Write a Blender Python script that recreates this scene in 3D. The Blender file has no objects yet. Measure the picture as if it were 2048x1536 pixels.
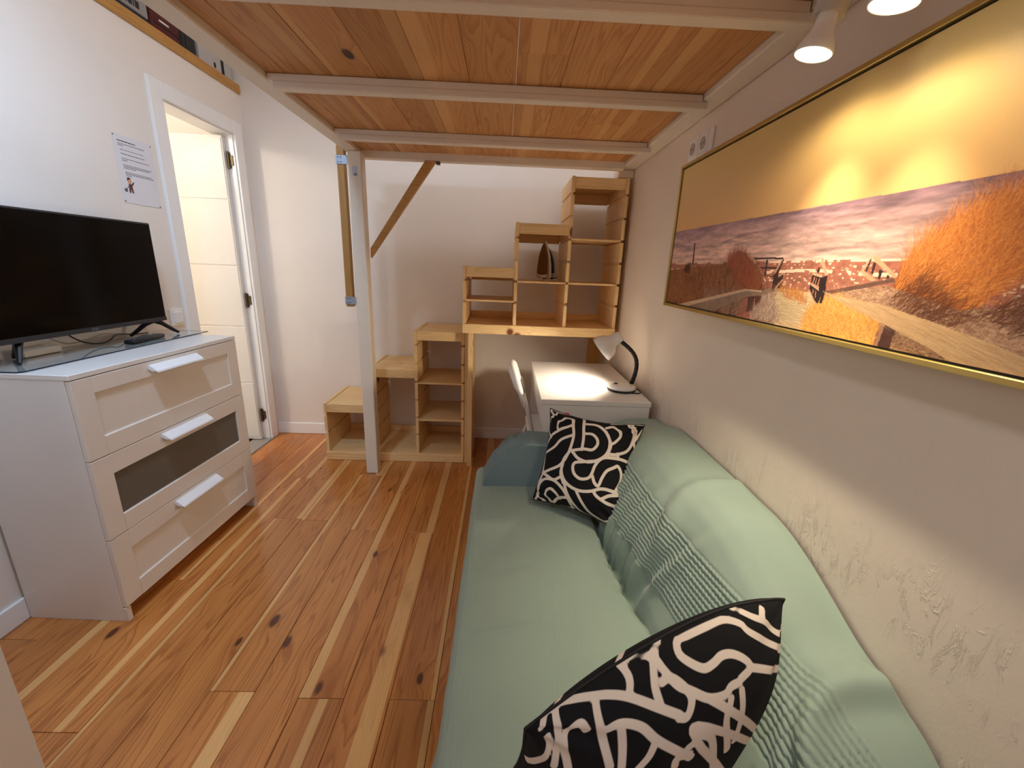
import bpy, bmesh, math, random
import numpy as np
from mathutils import Vector, Matrix, noise

random.seed(7); rng = np.random.default_rng(7)
SC = bpy.context.scene
COL = SC.collection

# ------------------------------------------------------------------ camera
FPX = 834.57
cam_d = bpy.data.cameras.new('camera'); cam_d.sensor_width = 36.0; cam_d.lens = FPX / 2048 * 36.0
cam_d.clip_start = 0.02
cam = bpy.data.objects.new('camera', cam_d); COL.objects.link(cam)
pit, yaw, rol = .2721, .0287, -.039
_f = Vector((math.sin(yaw)*math.cos(pit), math.cos(yaw)*math.cos(pit), -math.sin(pit)))
_r = Vector((math.cos(yaw), -math.sin(yaw), 0)); _d = _f.cross(_r)
_r2 = math.cos(rol)*_r + math.sin(rol)*_d; _d2 = -math.sin(rol)*_r + math.cos(rol)*_d
M = Matrix((_r2, -_d2, -_f)).transposed().to_4x4(); M.translation = Vector((0, 0, 1.3219))
cam.matrix_world = M
SC.camera = cam

# ------------------------------------------------------------------ world, exposure, room lamps, added fill
SC.view_settings.view_transform = 'Standard'; SC.view_settings.look = 'None'
SC.view_settings.gamma = 1.0; SC.view_settings.use_curve_mapping = False
SC.view_settings.exposure = 0.36
SC.cycles.max_bounces = 14; SC.cycles.diffuse_bounces = 10
W = bpy.data.worlds.new('world'); SC.world = W; W.use_nodes = True
W.node_tree.nodes['Background'].inputs[0].default_value = (.25, .3, .4, 1)
W.node_tree.nodes['Background'].inputs[1].default_value = .05

def lamp(name, kind, loc, energy, color, size=.1, aim=None, cone=None, blend=.3, parent=None):
    d = bpy.data.lights.new(name, kind); d.energy = energy; d.color = color
    if kind == 'AREA': d.shape = 'DISK'; d.size = size
    else: d.shadow_soft_size = size
    if kind == 'SPOT': d.spot_size = math.radians(cone); d.spot_blend = blend
    o = bpy.data.objects.new(name, d); COL.objects.link(o)
    if parent: o.parent = parent; o.location = Vector(loc) - parent.location
    else: o.location = loc
    if aim is not None:
        o.rotation_euler = (Vector(aim) - Vector(loc)).to_track_quat('-Z', 'Y').to_euler()
    return o

COOL = (.52, .73, 1.0); WHITE = (1.0, .87, .73)
lamp('ceiling_lamp_light', 'AREA', (-.98, 1.10, 2.42), 15.5, COOL, .22, aim=(-.98, 1.10, 0))
lamp('added_fill_light', 'AREA', (-.55, -.35, 2.55), 6.5, (.92, .96, 1.0), .3, aim=(-.45, .2, 0))  # unseen fill added behind the camera to lift the dim areas, no real fixture
lamp('loft_lamp_light', 'POINT', (-.10, 1.95, 2.70), 10, (.86, .92, 1.0), .08)
lamp('bathroom_lamp_light', 'POINT', (-2.43, 1.90, 2.17), 18, WHITE, .05)

# ------------------------------------------------------------------ helpers
def s2l(c):
    return tuple(((x/255)/12.92 if x/255 <= .04045 else ((x/255+.055)/1.055)**2.4) for x in c)

def tag(o, label=None, cat=None, group=None, kind=None):
    if label: o['label'] = label
    if cat: o['category'] = cat
    if group: o['group'] = group
    if kind: o['kind'] = kind
    return o

def empty(name, loc, label, cat, group=None, rz=0):
    o = bpy.data.objects.new(name, None); COL.objects.link(o)
    o.empty_display_size = .05
    o.location = loc; o.rotation_euler = (0, 0, rz)
    return tag(o, label, cat, group)

ORG = {}
def world_org(p):
    v = Vector((0, 0, 0))
    while p is not None: v += p.location; p = p.parent
    return v

def obj(name, bm, mat, parent=None, smooth=False, local=False, origin=None):
    """link a bmesh as ONE mesh object; vertices are given in world space unless local"""
    me = bpy.data.meshes.new(name)
    if isinstance(bm, tuple):
        me.from_pydata(*bm)
    else:
        bmesh.ops.recalc_face_normals(bm, faces=bm.faces)
        bm.to_mesh(me); bm.free()
    base = Vector((0, 0, 0))
    if not local:
        if parent is not None: base = world_org(parent)
        org = Vector(origin) if origin is not None else base
        me.transform(Matrix.Translation(-org))
        loc = org - base
    else: loc = Vector(origin) if origin is not None else base
    me.materials.append(mat)
    if smooth:
        me.polygons.foreach_set('use_smooth', [True]*len(me.polygons))
    o = bpy.data.objects.new(name, me); COL.objects.link(o)
    o.location = loc
    if parent is not None: o.parent = parent
    return o

def struct(name, bm, mat, **k):
    return tag(obj(name, bm, mat, **k), kind='structure')

def box(bm, x0, x1, y0, y1, z0, z1, r=0.0, seg=1):
    g = bmesh.ops.create_cube(bm, size=1.0)
    vs = g['verts']
    for v in vs:
        v.co = Vector(((x0+x1)/2 + v.co.x*(x1-x0), (y0+y1)/2 + v.co.y*(y1-y0), (z0+z1)/2 + v.co.z*(z1-z0)))
    if r > 0:
        es = list({e for v in vs for e in v.link_edges})
        bmesh.ops.bevel(bm, geom=es, offset=r, segments=seg, profile=.5, affect='EDGES')
    return bm

def nb(*a, **k): return box(bmesh.new(), *a, **k)

def prism(bm, poly, axis, a0, a1):
    """extrude a 2-D polygon along an axis ('x': poly is y,z; 'y': x,z; 'z': x,y)"""
    def P(p, a):
        return {'x': (a, p[0], p[1]), 'y': (p[0], a, p[1]), 'z': (p[0], p[1], a)}[axis]
    lo = [bm.verts.new(P(p, a0)) for p in poly]; hi = [bm.verts.new(P(p, a1)) for p in poly]
    n = len(poly)
    bm.faces.new(lo[::-1]); bm.faces.new(hi)
    for i in range(n): bm.faces.new((lo[i], lo[(i+1) % n], hi[(i+1) % n], hi[i]))
    return bm

def tube(bm, pts, rad, seg=12, caps=True):
    """round tube along a polyline; rad may be a list"""
    pts = [Vector(p) for p in pts]; n = len(pts)
    rads = rad if isinstance(rad, (list, tuple)) else [rad]*n
    rings = []; up = None
    for i, p in enumerate(pts):
        t = (pts[min(i+1, n-1)] - pts[max(i-1, 0)]).normalized()
        if up is None:
            up = Vector((0, 0, 1)) if abs(t.z) < .9 else Vector((1, 0, 0))
        u = (up - t*up.dot(t)).normalized(); w = t.cross(u); up = u
        rings.append([bm.verts.new(p + (u*math.cos(a) + w*math.sin(a))*rads[i]) for a in [2*math.pi*k/seg for k in range(seg)]])
    for a, b in zip(rings, rings[1:]):
        for k in range(seg): bm.faces.new((a[k], a[(k+1) % seg], b[(k+1) % seg], b[k]))
    if caps:
        bm.faces.new(rings[0][::-1]); bm.faces.new(rings[-1])
    return bm

def lathe(bm, prof, org, axis, seg=28):
    """prof: (distance along axis, radius)"""
    org = Vector(org); t = Vector(axis).normalized()
    u = t.orthogonal().normalized(); w = t.cross(u); rings = []
    for h, r in prof:
        if r < 1e-6: rings.append([bm.verts.new(org + t*h)])
        else: rings.append([bm.verts.new(org + t*h + (u*math.cos(a) + w*math.sin(a))*r) for a in [2*math.pi*k/seg for k in range(seg)]])
    for a, b in zip(rings, rings[1:]):
        for k in range(seg):
            k2 = (k+1) % seg
            if len(a) == 1 and len(b) == 1: continue
            if len(a) == 1: bm.faces.new((a[0], b[k2], b[k]))
            elif len(b) == 1: bm.faces.new((a[k], a[k2], b[0]))
            else: bm.faces.new((a[k], a[k2], b[k2], b[k]))
    return bm

def bez(p0, p1, p2, p3, n=14):
    p0, p1, p2, p3 = map(Vector, (p0, p1, p2, p3)); out = []
    for i in range(n+1):
        t = i/n; out.append(p0*(1-t)**3 + p1*3*t*(1-t)**2 + p2*3*t*t*(1-t) + p3*t**3)
    return out

# ------------------------------------------------------------------ materials
class NT:
    def __init__(s, name):
        s.m = bpy.data.materials.new(name); s.m.use_nodes = True; s.t = s.m.node_tree
        s.b = s.t.nodes['Principled BSDF']
    def n(s, typ, **k):
        x = s.t.nodes.new(typ)
        for a, v in k.items():
            if a.startswith('i_'): s.put(x, a[2:].replace('_', ' '), v)
            else: setattr(x, a, v)
        return x
    def put(s, x, name, v):
        i = x.inputs[int(name)] if str(name).isdigit() else x.inputs[name]
        if isinstance(v, bpy.types.NodeSocket): s.t.links.new(v, i)
        else: i.default_value = v
    def math(s, op, a, b=0.0, c=0.0, clamp=False):
        x = s.n('ShaderNodeMath', operation=op, use_clamp=clamp); s.put(x, 0, a); s.put(x, 1, b); s.put(x, 2, c); return x.outputs[0]
    def mix(s, f, a, b, mode='MIX'):
        x = s.n('ShaderNodeMix', data_type='RGBA', blend_type=mode)
        for i, v in ((0, f), (6, a), (7, b)):
            if isinstance(v, bpy.types.NodeSocket): s.t.links.new(v, x.inputs[i])
            elif i == 0: x.inputs[i].default_value = v
            else: x.inputs[i].default_value = tuple(v)[:3] + (1,)
        return x.outputs[2]
    def ramp(s, f, stops):
        x = s.n('ShaderNodeValToRGB'); e = x.color_ramp.elements
        while len(e) < len(stops): e.new(.5)
        for el, (p, c) in zip(e, stops):
            el.position = p; el.color = (c, c, c, 1) if isinstance(c, (int, float)) else tuple(c)[:3] + (1,)
        s.t.links.new(f, x.inputs[0]); return x.outputs[0]
    def col(s, v): s.put(s.b, 'Base Color', v if isinstance(v, bpy.types.NodeSocket) else tuple(v)[:3] + (1,)); return s
    def bump(s, h, strength=.3, dist=.002):
        x = s.n('ShaderNodeBump'); x.inputs['Strength'].default_value = strength; x.inputs['Distance'].default_value = dist
        s.t.links.new(h, x.inputs['Height']); s.t.links.new(x.outputs[0], s.b.inputs['Normal'])
    def combine(s, a, b, c):
        x = s.n('ShaderNodeCombineXYZ'); s.put(x, 0, a); s.put(x, 1, b); s.put(x, 2, c); return x.outputs[0]

def flat(name, rgb, rough=.5, metal=0.0, spec=.5, coat=0.0, grain=0.0, gs=400.0, lin=False):
    k = NT(name); c = rgb if lin else s2l(rgb)
    k.b.inputs['Roughness'].default_value = rough; k.b.inputs['Metallic'].default_value = metal
    k.b.inputs['Specular IOR Level'].default_value = spec; k.b.inputs['Coat Weight'].default_value = coat
    tc = k.n('ShaderNodeTexCoord')
    nz = k.n('ShaderNodeTexNoise', i_Scale=gs if grain else 6.0, i_Detail=2.0); k.t.links.new(tc.outputs['Object'], nz.inputs['Vector'])
    k.col(k.mix(nz.outputs[0], [x*.96 for x in c], [min(1, x*1.03) for x in c]))
    if grain: k.bump(nz.outputs[0], grain, .001)
    return k.m

def wood(name, axis, dark, light, sap=None, rough=.5, knots=1.0, coat=0.0, tint=.25, pitch=1.0, kc=(70, 38, 16), props=False, rc=.5):
    """knotty pine: grain runs along axis; object info random shifts the figure per piece"""
    k = NT(name); dark, light, kc = s2l(dark), s2l(light), s2l(kc)
    tc = k.n('ShaderNodeTexCoord'); sep = k.n('ShaderNodeSeparateXYZ'); k.t.links.new(tc.outputs['Object'], sep.inputs[0])
    oi = k.n('ShaderNodeObjectInfo'); rnd = oi.outputs['Random']
    ax = 'XYZ'.index(axis); A = sep.outputs[ax]; o1, o2 = [sep.outputs[i] for i in range(3) if i != ax]
    along = k.math('ADD', A, k.math('MULTIPLY', rnd, 71.3)); acr = k.math('ADD', o1, k.math('MULTIPLY', rnd, 37.7))
    # knots: cells about 16 cm wide and 45 cm long, a few of them hold a knot
    kv = k.combine(k.math('MULTIPLY', acr, 9.0), k.math('MULTIPLY', along, 4.2), k.math('MULTIPLY', o2, 4.0))
    vo = k.n('ShaderNodeTexVoronoi', voronoi_dimensions='3D', feature='F1', i_Scale=1.0, i_Randomness=1.0); k.t.links.new(kv, vo.inputs['Vector'])
    cs = k.n('ShaderNodeSeparateColor'); k.t.links.new(vo.outputs['Color'], cs.inputs[0])
    has = k.math('GREATER_THAN', cs.outputs[0], 1 - .5*knots)
    near = k.math('MULTIPLY', has, k.math('SUBTRACT', 1.0, k.math('MULTIPLY', vo.outputs['Distance'], 2.2), clamp=True))
    kd = k.math('MULTIPLY', has, k.ramp(k.math('DIVIDE', vo.outputs['Distance'], k.math('ADD', .55, k.math('MULTIPLY', cs.outputs[1], 1.1))), [(0, 1), (.07, 1), (.115, .0)]))
    # growth lines: stretched noise folded around the knots
    gv = k.combine(k.math('ADD', k.math('MULTIPLY', acr, 15.0), k.math('MULTIPLY', near, .55)), k.math('MULTIPLY', along, .9), k.math('MULTIPLY', o2, 15.0))
    n1 = k.n('ShaderNodeTexNoise', i_Scale=1.0, i_Detail=2.0, i_Distortion=.25); k.t.links.new(gv, n1.inputs['Vector'])
    rings = k.math('FRACT', k.math('MULTIPLY', n1.outputs[0], 11.0*pitch))
    rl = k.ramp(rings, [(0, .1), (.55, .35), (.88, 1), (1, .1)])
    fv = k.combine(k.math('MULTIPLY', acr, 260.0), k.math('MULTIPLY', along, 5.0), k.math('MULTIPLY', o2, 260.0))
    n2 = k.n('ShaderNodeTexNoise', i_Scale=1.0, i_Detail=3.0); k.t.links.new(fv, n2.inputs['Vector'])
    n3 = k.n('ShaderNodeTexNoise', i_Scale=1.0, i_Detail=1.0)
    k.t.links.new(k.combine(k.math('MULTIPLY', acr, 7.0), k.math('MULTIPLY', along, .5), o2), n3.inputs['Vector'])
    c = k.mix(k.ramp(n3.outputs[0], [(.3, 0), (.7, 1)]), light, [l*.55 + d*.45 for l, d in zip(light, dark)])
    c = k.mix(k.math('MULTIPLY', rl, rc), c, dark)
    if sap is not None:
        sap = s2l(sap)
        if props:
            def at(nm):
                q = k.n('ShaderNodeAttribute', attribute_type='OBJECT', attribute_name=nm); return q.outputs['Fac']
            wob = k.math('MULTIPLY', k.math('SUBTRACT', n3.outputs[0], .5), .035)
            pos = k.math('ADD', o1, wob)
            lo = k.math('GREATER_THAN', pos, at('sap_from')); hi = k.math('LESS_THAN', pos, at('sap_to'))
            sm = k.math('MULTIPLY', lo, hi)
        else:
            sm = k.math('GREATER_THAN', k.math('ADD', n3.outputs[0], k.math('MULTIPLY', n1.outputs[0], .3)), .78)
        c = k.mix(k.math('MULTIPLY', sm, .8), c, k.mix(k.math('MULTIPLY', rl, .2), sap, light))
    c = k.mix(k.math('MULTIPLY', n2.outputs[0], .28), c, dark)
    c = k.mix(k.math('MULTIPLY', near, .22), c, dark)
    c = k.mix(kd, c, kc)
    hv = k.math('ADD', 1 - tint/2, k.math('MULTIPLY', k.math('FRACT', k.math('MULTIPLY', rnd, 7.31)), tint))
    if props: hv = k.math('MULTIPLY', hv, at('tone'))
    h = k.n('ShaderNodeHueSaturation'); k.t.links.new(c, h.inputs['Color']); k.t.links.new(hv, h.inputs['Value'])
    k.col(h.outputs[0]); k.b.inputs['Roughness'].default_value = rough
    k.b.inputs['Coat Weight'].default_value = coat; k.b.inputs['Coat Roughness'].default_value = .16
    k.bump(n2.outputs[0], .12, .001)
    return k.m

def plaster(name, rgb, strokes=0.0):
    k = NT(name); c = s2l(rgb); tc = k.n('ShaderNodeTexCoord')
    n1 = k.n('ShaderNodeTexNoise', i_Scale=2.2, i_Detail=3.0); n2 = k.n('ShaderNodeTexNoise', i_Scale=160.0, i_Detail=3.0)
    for n in (n1, n2): k.t.links.new(tc.outputs['Object'], n.inputs['Vector'])
    k.col(k.mix(n1.outputs[0], [x*.93 for x in c], [min(1, x*1.04) for x in c]))
    k.b.inputs['Roughness'].default_value = .75; k.b.inputs['Specular IOR Level'].default_value = .3
    h = k.math('MULTIPLY', n2.outputs[0], .12)
    if strokes:
        mp = k.n('ShaderNodeMapping'); k.t.links.new(tc.outputs['Object'], mp.inputs['Vector'])
        mp.inputs['Rotation'].default_value = (.45, 0, 0); mp.inputs['Scale'].default_value = (1, 44, 13)
        d = k.n('ShaderNodeTexNoise', i_Scale=1.0, i_Detail=5.0, i_Roughness=.68, i_Distortion=1.1); k.t.links.new(mp.outputs[0], d.inputs['Vector'])
        ridge = k.ramp(d.outputs[0], [(.54, 0), (.59, 1), (.62, .8), (.65, 0)])
        pm = k.n('ShaderNodeTexNoise', i_Scale=5.5, i_Detail=2.0); k.t.links.new(tc.outputs['Object'], pm.inputs['Vector'])
        patch = k.ramp(pm.outputs[0], [(.42, 0), (.54, 1)])
        sz = k.n('ShaderNodeSeparateXYZ'); k.t.links.new(tc.outputs['Object'], sz.inputs[0])
        low = k.ramp(k.math('ADD', sz.outputs[2], k.math('MULTIPLY', pm.outputs[0], .25)), [(0, 1), (.90, 1), (1.0, .12)])   # roughest towards the floor
        patch = k.math('MULTIPLY', patch, low)
        lv = k.n('ShaderNodeTexNoise', i_Scale=38.0, i_Detail=4.0); k.t.links.new(tc.outputs['Object'], lv.inputs['Vector'])
        h = k.math('ADD', h, k.math('MULTIPLY', k.math('MULTIPLY', ridge, patch), 1.0*strokes))
        h = k.math('ADD', h, k.math('MULTIPLY', k.math('MULTIPLY', lv.outputs[0], low), .35*strokes))
    k.bump(h, .55, .003)
    return k.m

MAT = {}
MAT['wall'] = plaster('wall_paint', (234, 229, 224))
MAT['wall_r'] = plaster('wall_paint_rough', (236, 222, 206), 1.0)
MAT['ceil'] = plaster('ceiling_paint', (240, 238, 234))
MAT['trim'] = flat('white_trim', (240, 242, 244), .28)
MAT['lacq'] = flat('white_lacquer', (226, 218, 210), .34)
MAT['foil'] = flat('white_foil', (228, 225, 222), .30)
MAT['hand'] = flat('white_handle_metal', (235, 237, 242), .25, 0, .5)
MAT['beam'] = flat('cream_painted_beam', (232, 222, 206), .5, grain=.15, gs=90)
MAT['leaf'] = flat('white_door_paint', (222, 220, 216), .4)
MAT['frost'] = flat('frosted_grey_glass', (104, 98, 90), .28)
MAT['black'] = flat('black_plastic', (16, 16, 17), .4)
MAT['screen'] = flat('dark_screen', (5, 4, 4), .14, spec=.16)
MAT['bezel'] = flat('dark_grey_plastic', (38, 38, 41), .35)
MAT['rubber'] = flat('soft_dark_rubber', (17, 17, 18), .7)
MAT['steel'] = flat('zinc_plate', (170, 178, 190), .4, .6)
MAT['brass'] = flat('dull_brass', (96, 84, 62), .45, .8)
MAT['gold'] = flat('gilded_frame', (196, 172, 104), .32, .75)
MAT['plast'] = flat('white_plastic', (242, 241, 238), .28)
MAT['glass_edge'] = flat('dark_glass_edge', (20, 42, 58), .15)
MAT['sub'] = flat('dark_subfloor', (45, 26, 12), .9)
MAT['tile'] = flat('pale_grey_tile', (196, 192, 186), .4)
MAT['marble'] = flat('grey_threshold_stone', (150, 146, 142), .4)
MAT['floor'] = wood('varnished_pine_floor', 'Y', (150, 82, 30), (222, 150, 78), (236, 190, 124), .34, .75, .3, .2, 1.0, (88, 42, 18), True, .75)
MAT['deck'] = wood('bare_pine_decking', 'Y', (172, 114, 58), (222, 168, 106), (222, 174, 114), .6, .6, 0, .18, 1.1, (72, 36, 14), True, .72)
for a in 'XYZ':
    MAT['pine'+a] = wood('pale_pine_'+a.lower(), a, (216, 172, 108), (246, 220, 168), None, .45, .8, 0, .1, .9, (110, 56, 26), False, .6)
    MAT['yp'+a] = wood('yellow_pine_'+a.lower(), a, (158, 108, 46), (206, 158, 84), None, .5, .55, 0, .1, .9, (80, 44, 18))
# ------------------------------------------------------------------ room shell
XR, XL, YB = .731, -1.733, 3.108
H = 2.85; YF = -1.5
struct('wall_right', nb(XR, XR+.15, YF, YB+.15, 0, H), MAT['wall_r'])
struct('wall_back', nb(-3.0, XR, YB, YB+.15, 0, H), MAT['wall'])
struct('wall_front', nb(-3.0, XR, YF-.15, YF, 0, H), MAT['wall'])
DY0, DY1, DZ = 2.405, 2.985, 2.068
LT = .12; ZN = 2.322
bm = bmesh.new()
box(bm, XL-LT, XL, YF, DY0, 0, ZN); box(bm, XL-LT, XL, DY1, YB, 0, ZN); box(bm, XL-LT, XL, DY0, DY1, DZ, ZN); box(bm, XL-LT, XL, YF, YB, ZN, ZN+.052)
struct('wall_left', bm, MAT['wall'])
struct('ceiling', nb(-3.0, XR, YF, YB, H, H+.1), MAT['ceil'])
# storage niche over the bathroom
struct('ceiling_bathroom', nb(-3.0, XL-LT, YF, YB, ZN-.1, ZN+.052), MAT['ceil'])
struct('wall_niche', nb(-3.0, -2.75, YF, YB, ZN, H), MAT['wall'])
struct('trim_1', nb(XL+.0005, XL+.012, YF, YB-.004, ZN, ZN+.052, .003), MAT['ypY'])
# bathroom
struct('wall_bathroom', nb(-3.0, -2.85, YF, YB, 0, ZN-.1), MAT['ceil'])
struct('wall_bathroom_front', nb(-2.85, XL-LT, 1.15, 1.25, 0, ZN-.1), MAT['ceil'])
fb = struct('floor_bathroom', nb(-2.85, XL-.01, 1.25, YB, -.06, -.006), MAT['sub'])
for i in range(4):
    for j in range(6):
        x0 = XL-.1-.3*(i+1); y0 = 1.26+.31*j
        if y0+.305 < YB: obj('tile', nb(x0+.001, x0+.299, y0, y0+.308, -.006, .004), MAT['tile'], fb)
obj('threshold', nb(XL-LT+.01, XL+.02, DY0-.02, DY1+.02, -.006, .008, .003), MAT['marble'], fb)
# door casing
bm = bmesh.new()
box(bm, XL-.002, XL+.016, 2.326, DY0+.004, 0, 2.142, .003); box(bm, XL-.002, XL+.016, DY1-.004, 3.062, 0, 2.142, .003)
box(bm, XL-.002, XL+.016, DY0+.004, DY1-.004, DZ-.004, 2.142, .003)
struct('trim_2', bm, MAT['trim'])
bm = bmesh.new()
box(bm, XL-LT-.002, XL, DY0, DY0+.012, 0, DZ); box(bm, XL-LT-.002, XL, DY1-.012, DY1, 0, DZ); box(bm, XL-LT-.002, XL, DY0+.012, DY1-.012, DZ-.012, DZ)
struct('trim_3', bm, MAT['trim'])
# door leaf, open into the bathroom
dl = struct('door_1', nb(-2.44, -1.778, 2.938, 2.970, .012, 2.045, .002), MAT['leaf'])
zs = [.03, .45, .855, 1.262, 1.672, 2.035]
for z0, z1 in zip(zs, zs[1:]):
    obj('panel', nb(-2.434, -1.784, 2.934, 2.939, z0+.004, z1-.004, .002), MAT['leaf'], dl)
for z in (.195, 1.035, 1.91):
    bm = bmesh.new(); box(bm, -1.7775, -1.757, 2.966, 2.973, z-.045, z+.045, .002)
    tube(bm, [(-1.767, 2.962, z-.05), (-1.767, 2.962, z+.05)], .006, 10)
    box(bm, -1.762, -1.742, 2.968, 2.9735, z-.03, z+.03, .001)
    obj('hinge', bm, MAT['brass'], dl)
bm = bmesh.new(); tube(bm, [(-2.38, 2.938, 1.02), (-2.38, 2.89, 1.02), (-2.27, 2.888, 1.02)], .009, 10)
obj('door_handle', bm, MAT['steel'], dl)
# baseboards
struct('baseboard_back', nb(XL, XR, YB-.012, YB, 0, .088, .003), MAT['trim'])
struct('baseboard_left', nb(XL, XL+.012, YF, 2.325, 0, .088, .003), MAT['trim'])
struct('baseboard_right', nb(XR-.012, XR, YF, YB-.013, 0, .088, .003), MAT['trim'])

# floor: every board is a piece
fl = struct('floor', nb(XL-.01, XR, YF, YB, -.06, -.012), MAT['sub'])
PW = .1425
spec = {  # column: (joints, [(sap_from, sap_to, tone) per board from the far end])
    -3: ([1.2], [(.02, .05, .85), (.02, .06, .9)]), -2: ([1.9, .3], [(.03, .07, .8), (0, 0, .85), (0, 0, .9)]),
    -1: ([1.1], [(.028, .09, .92), (-.09, -.03, .85)]), 0: ([1.87], [(.022, .08, .92), (.055, .09, .8)]),
    1: ([.9], [(.02, .05, .85), (.02, .05, .85)]), 2: ([1.86], [(.028, .09, .92), (-.09, -.03, .85)]),
    3: ([1.86], [(.022, .075, .92), (.002, .062, .98)]),                 # -.175 .. -.03
    4: ([1.003, 2.75], [(.0, .0, .9), (.052, .09, .90), (.052, .09, .84)]),    # -.3175 .. -.175
    5: ([1.857], [(.03, .075, .98), (-.002, .06, 1.03)]),
    6: ([1.005], [(-.09, -.034, .93), (.0, .03, 1.0)]),
    7: ([1.872], [(-.09, -.045, .98), (.0, .0, 1.02)]),
    8: ([1.024, 2.45], [(.03, .09, 1.0), (-.09, -.055, 1.02), (.02, .07, .97)]),
    9: ([1.945], [(-.09, -.05, 1.08), (.09, .09, .96)]),
    10: ([1.956], [(.045, .09, 1.06), (-.09, -.06, .94)]),
    11: ([2.39, .9], [(.04, .09, 1.0), (-.005, .018, 1.0), (0, 0, .96)]),
    12: ([1.5], [(.05, .09, 1.0), (-.09, -.04, .95)]), 13: ([.8], [(0, 0, 1), (0, 0, .9)]), 14: ([1.2], [(0, 0, 1), (0, 0, .9)]),
}
for c in range(-3, 15):
    x1 = -.175 + PW*.0 - PW*(c-4); x0 = x1 - PW       # column 4 spans -.3175 .. -.175
    x1 = min(x1, XR-.001); x0 = max(x0, XL-.008)
    if x1-x0 < .01: continue
    js, look = spec[c]; ys = [YB-.002] + js + [YF+.002]; ys = sorted(ys, reverse=True)
    for (b, a), lk in zip(zip(ys, ys[1:]), look):
        w = (x1-x0)/2-.0007; l = (b-a)/2-.0006
        o = obj('plank', nb(-w, w, -l, l, -.02, 0, .0012), MAT['floor'], fl, local=True, origin=((x0+x1)/2, (a+b)/2, random.uniform(-.0004, .0004)))
        o['sap_from'], o['sap_to'], o['tone'] = float(lk[0]), float(lk[1]), float(lk[2])

# near white cabinet at the left edge of the view
cb = empty('tall_cabinet', (-1.4, .3, 0), 'tall plain white cabinet at the left edge, nearest the viewer', 'cabinet')
obj('side_panel', nb(-1.118, -1.10, -.12, .765, 0, 2.1, .006, 3), MAT['foil'], cb)
obj('side_panel', nb(-1.70, -1.119, .745, .763, 0, 2.1, .003), MAT['foil'], cb)
obj('side_panel', nb(-1.70, -1.119, -.12, -.102, 0, 2.1, .003), MAT['foil'], cb)
obj('top_panel', nb(-1.70, -1.119, -.1, .744, 2.08, 2.1), MAT['foil'], cb)
obj('back_panel', nb(-1.72, -1.701, -.12, .763, 0, 2.1), MAT['foil'], cb)

# ------------------------------------------------------------------ loft bed
LX0, LX1, LY1, LZ = -.872, .729, 2.60, 1.888
LY0 = .55
lb = empty('loft_bed', (-.81, 2.50, 0), 'cream painted loft bed of pine boards on a square post over the sofa', 'loft bed')
obj('beam', nb(-.872, -.800, LY0, LY1, LZ, LZ+.10, .004), MAT['beam'], lb)
obj('beam', nb(.655, .729, LY0, LY1+.1, LZ, LZ+.10, .004), MAT['beam'], lb)
obj('beam', nb(-.799, .654, 2.555, 2.60, LZ-.018, LZ+.10, .004), MAT['beam'], lb)
for y in (1.085, 1.60, 2.165):
    obj('crossbeam', box(box(bmesh.new(), -.782, .672, y, y+.04, LZ-.026, LZ-.002, .005, 2), -.797, .652, y+.002, y+.038, LZ-.004, LZ+.018, .002), MAT['beam'], lb)
DECK = [(0., 0., .95), (.02, .05, .95), (-.08, -.05, 1.0), (.04, .08, .97), (-.08, -.03, 1.0), (0., 0., 1.05), (-.04, -.0, .95), (0., 0., 1.04), (.0, .03, 1.0), (-.08, -.03, .95), (0., 0., .9)]
xs = [-.799, -.733, -.583, -.433, -.283, -.133, .02, .168, .318, .468, .618, .654]
for i, (a, b) in enumerate(zip(xs, xs[1:])):
    ends = [LY0, 2.55] if i not in (6, 3, 8, 1) else [LY0, {6: 1.39, 3: 2.3, 8: 1.95, 1: 1.0}[i], 2.55]
    for y0, y1 in zip(ends, ends[1:]):
        w = (b-a)/2-.0006; l = (y1-y0)/2-.0006
        o = obj('plank', nb(-w, w, -l, l, 0, .02, .0015), MAT['deck'], lb, local=True, origin=Vector(((a+b)/2, (y0+y1)/2, LZ+.019+random.uniform(0, .001)))-lb.location)
        sd = DECK[i % len(DECK)]; o['sap_from'], o['sap_to'], o['tone'] = sd[0], sd[1], sd[2]*random.uniform(.94, 1.05)
obj('post', nb(-.850, -.778, 2.473, 2.545, 0, LZ-.001, .004), MAT['beam'], lb)
obj('batten', nb(-.918, -.878, 2.50, 2.54, 1.065, LZ+.03, .003), MAT['ypZ'], lb)
for z in (1.845, 1.10):
    br = obj('bracket', nb(-.921, -.848, 2.4955, 2.4995, z-.022, z+.022, .001), MAT['steel'], lb)
    bm = bmesh.new()
    for dx in (-.908, -.893):
        for dz in (-.012, .012): tube(bm, [(dx, 2.4956, z+dz), (dx, 2.4942, z+dz)], .003, 8)
    obj('screws', bm, MAT['rubber'], br)
bm = bmesh.new()     # diagonal brace
p0, p1 = Vector((-.775, 2.535, 1.345)), Vector((-.395, 2.575, 1.868)); d = (p1-p0).normalized(); n = Vector((-d.z, 0, d.x))
prism(bm, [(p0.x+n.x*0, p0.z), (p0.x, p0.z+.052), (p1.x-.058, p1.z), (p1.x, p1.z)], 'y', 2.547, 2.578)
obj('brace', bm, MAT['ypX'], lb)
bm = box(bmesh.new(), -.393, -.372, 2.551, 2.575, LZ-.034, LZ-.019, .001); obj('bracket', bm, MAT['brass'], lb)
bm = tube(bmesh.new(), [(-.815, 2.4728, 1.79), (-.815, 2.4695, 1.79)], .008, 10); box(bm, -.827, -.803, 2.471, 2.4729, 1.765, 1.812, .0008)
tube(bm, [(-.812, 2.471, 1.772), (-.812, 2.462, 1.766)], .006, 8)
obj('hook_plate', bm, MAT['steel'], lb)
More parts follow.
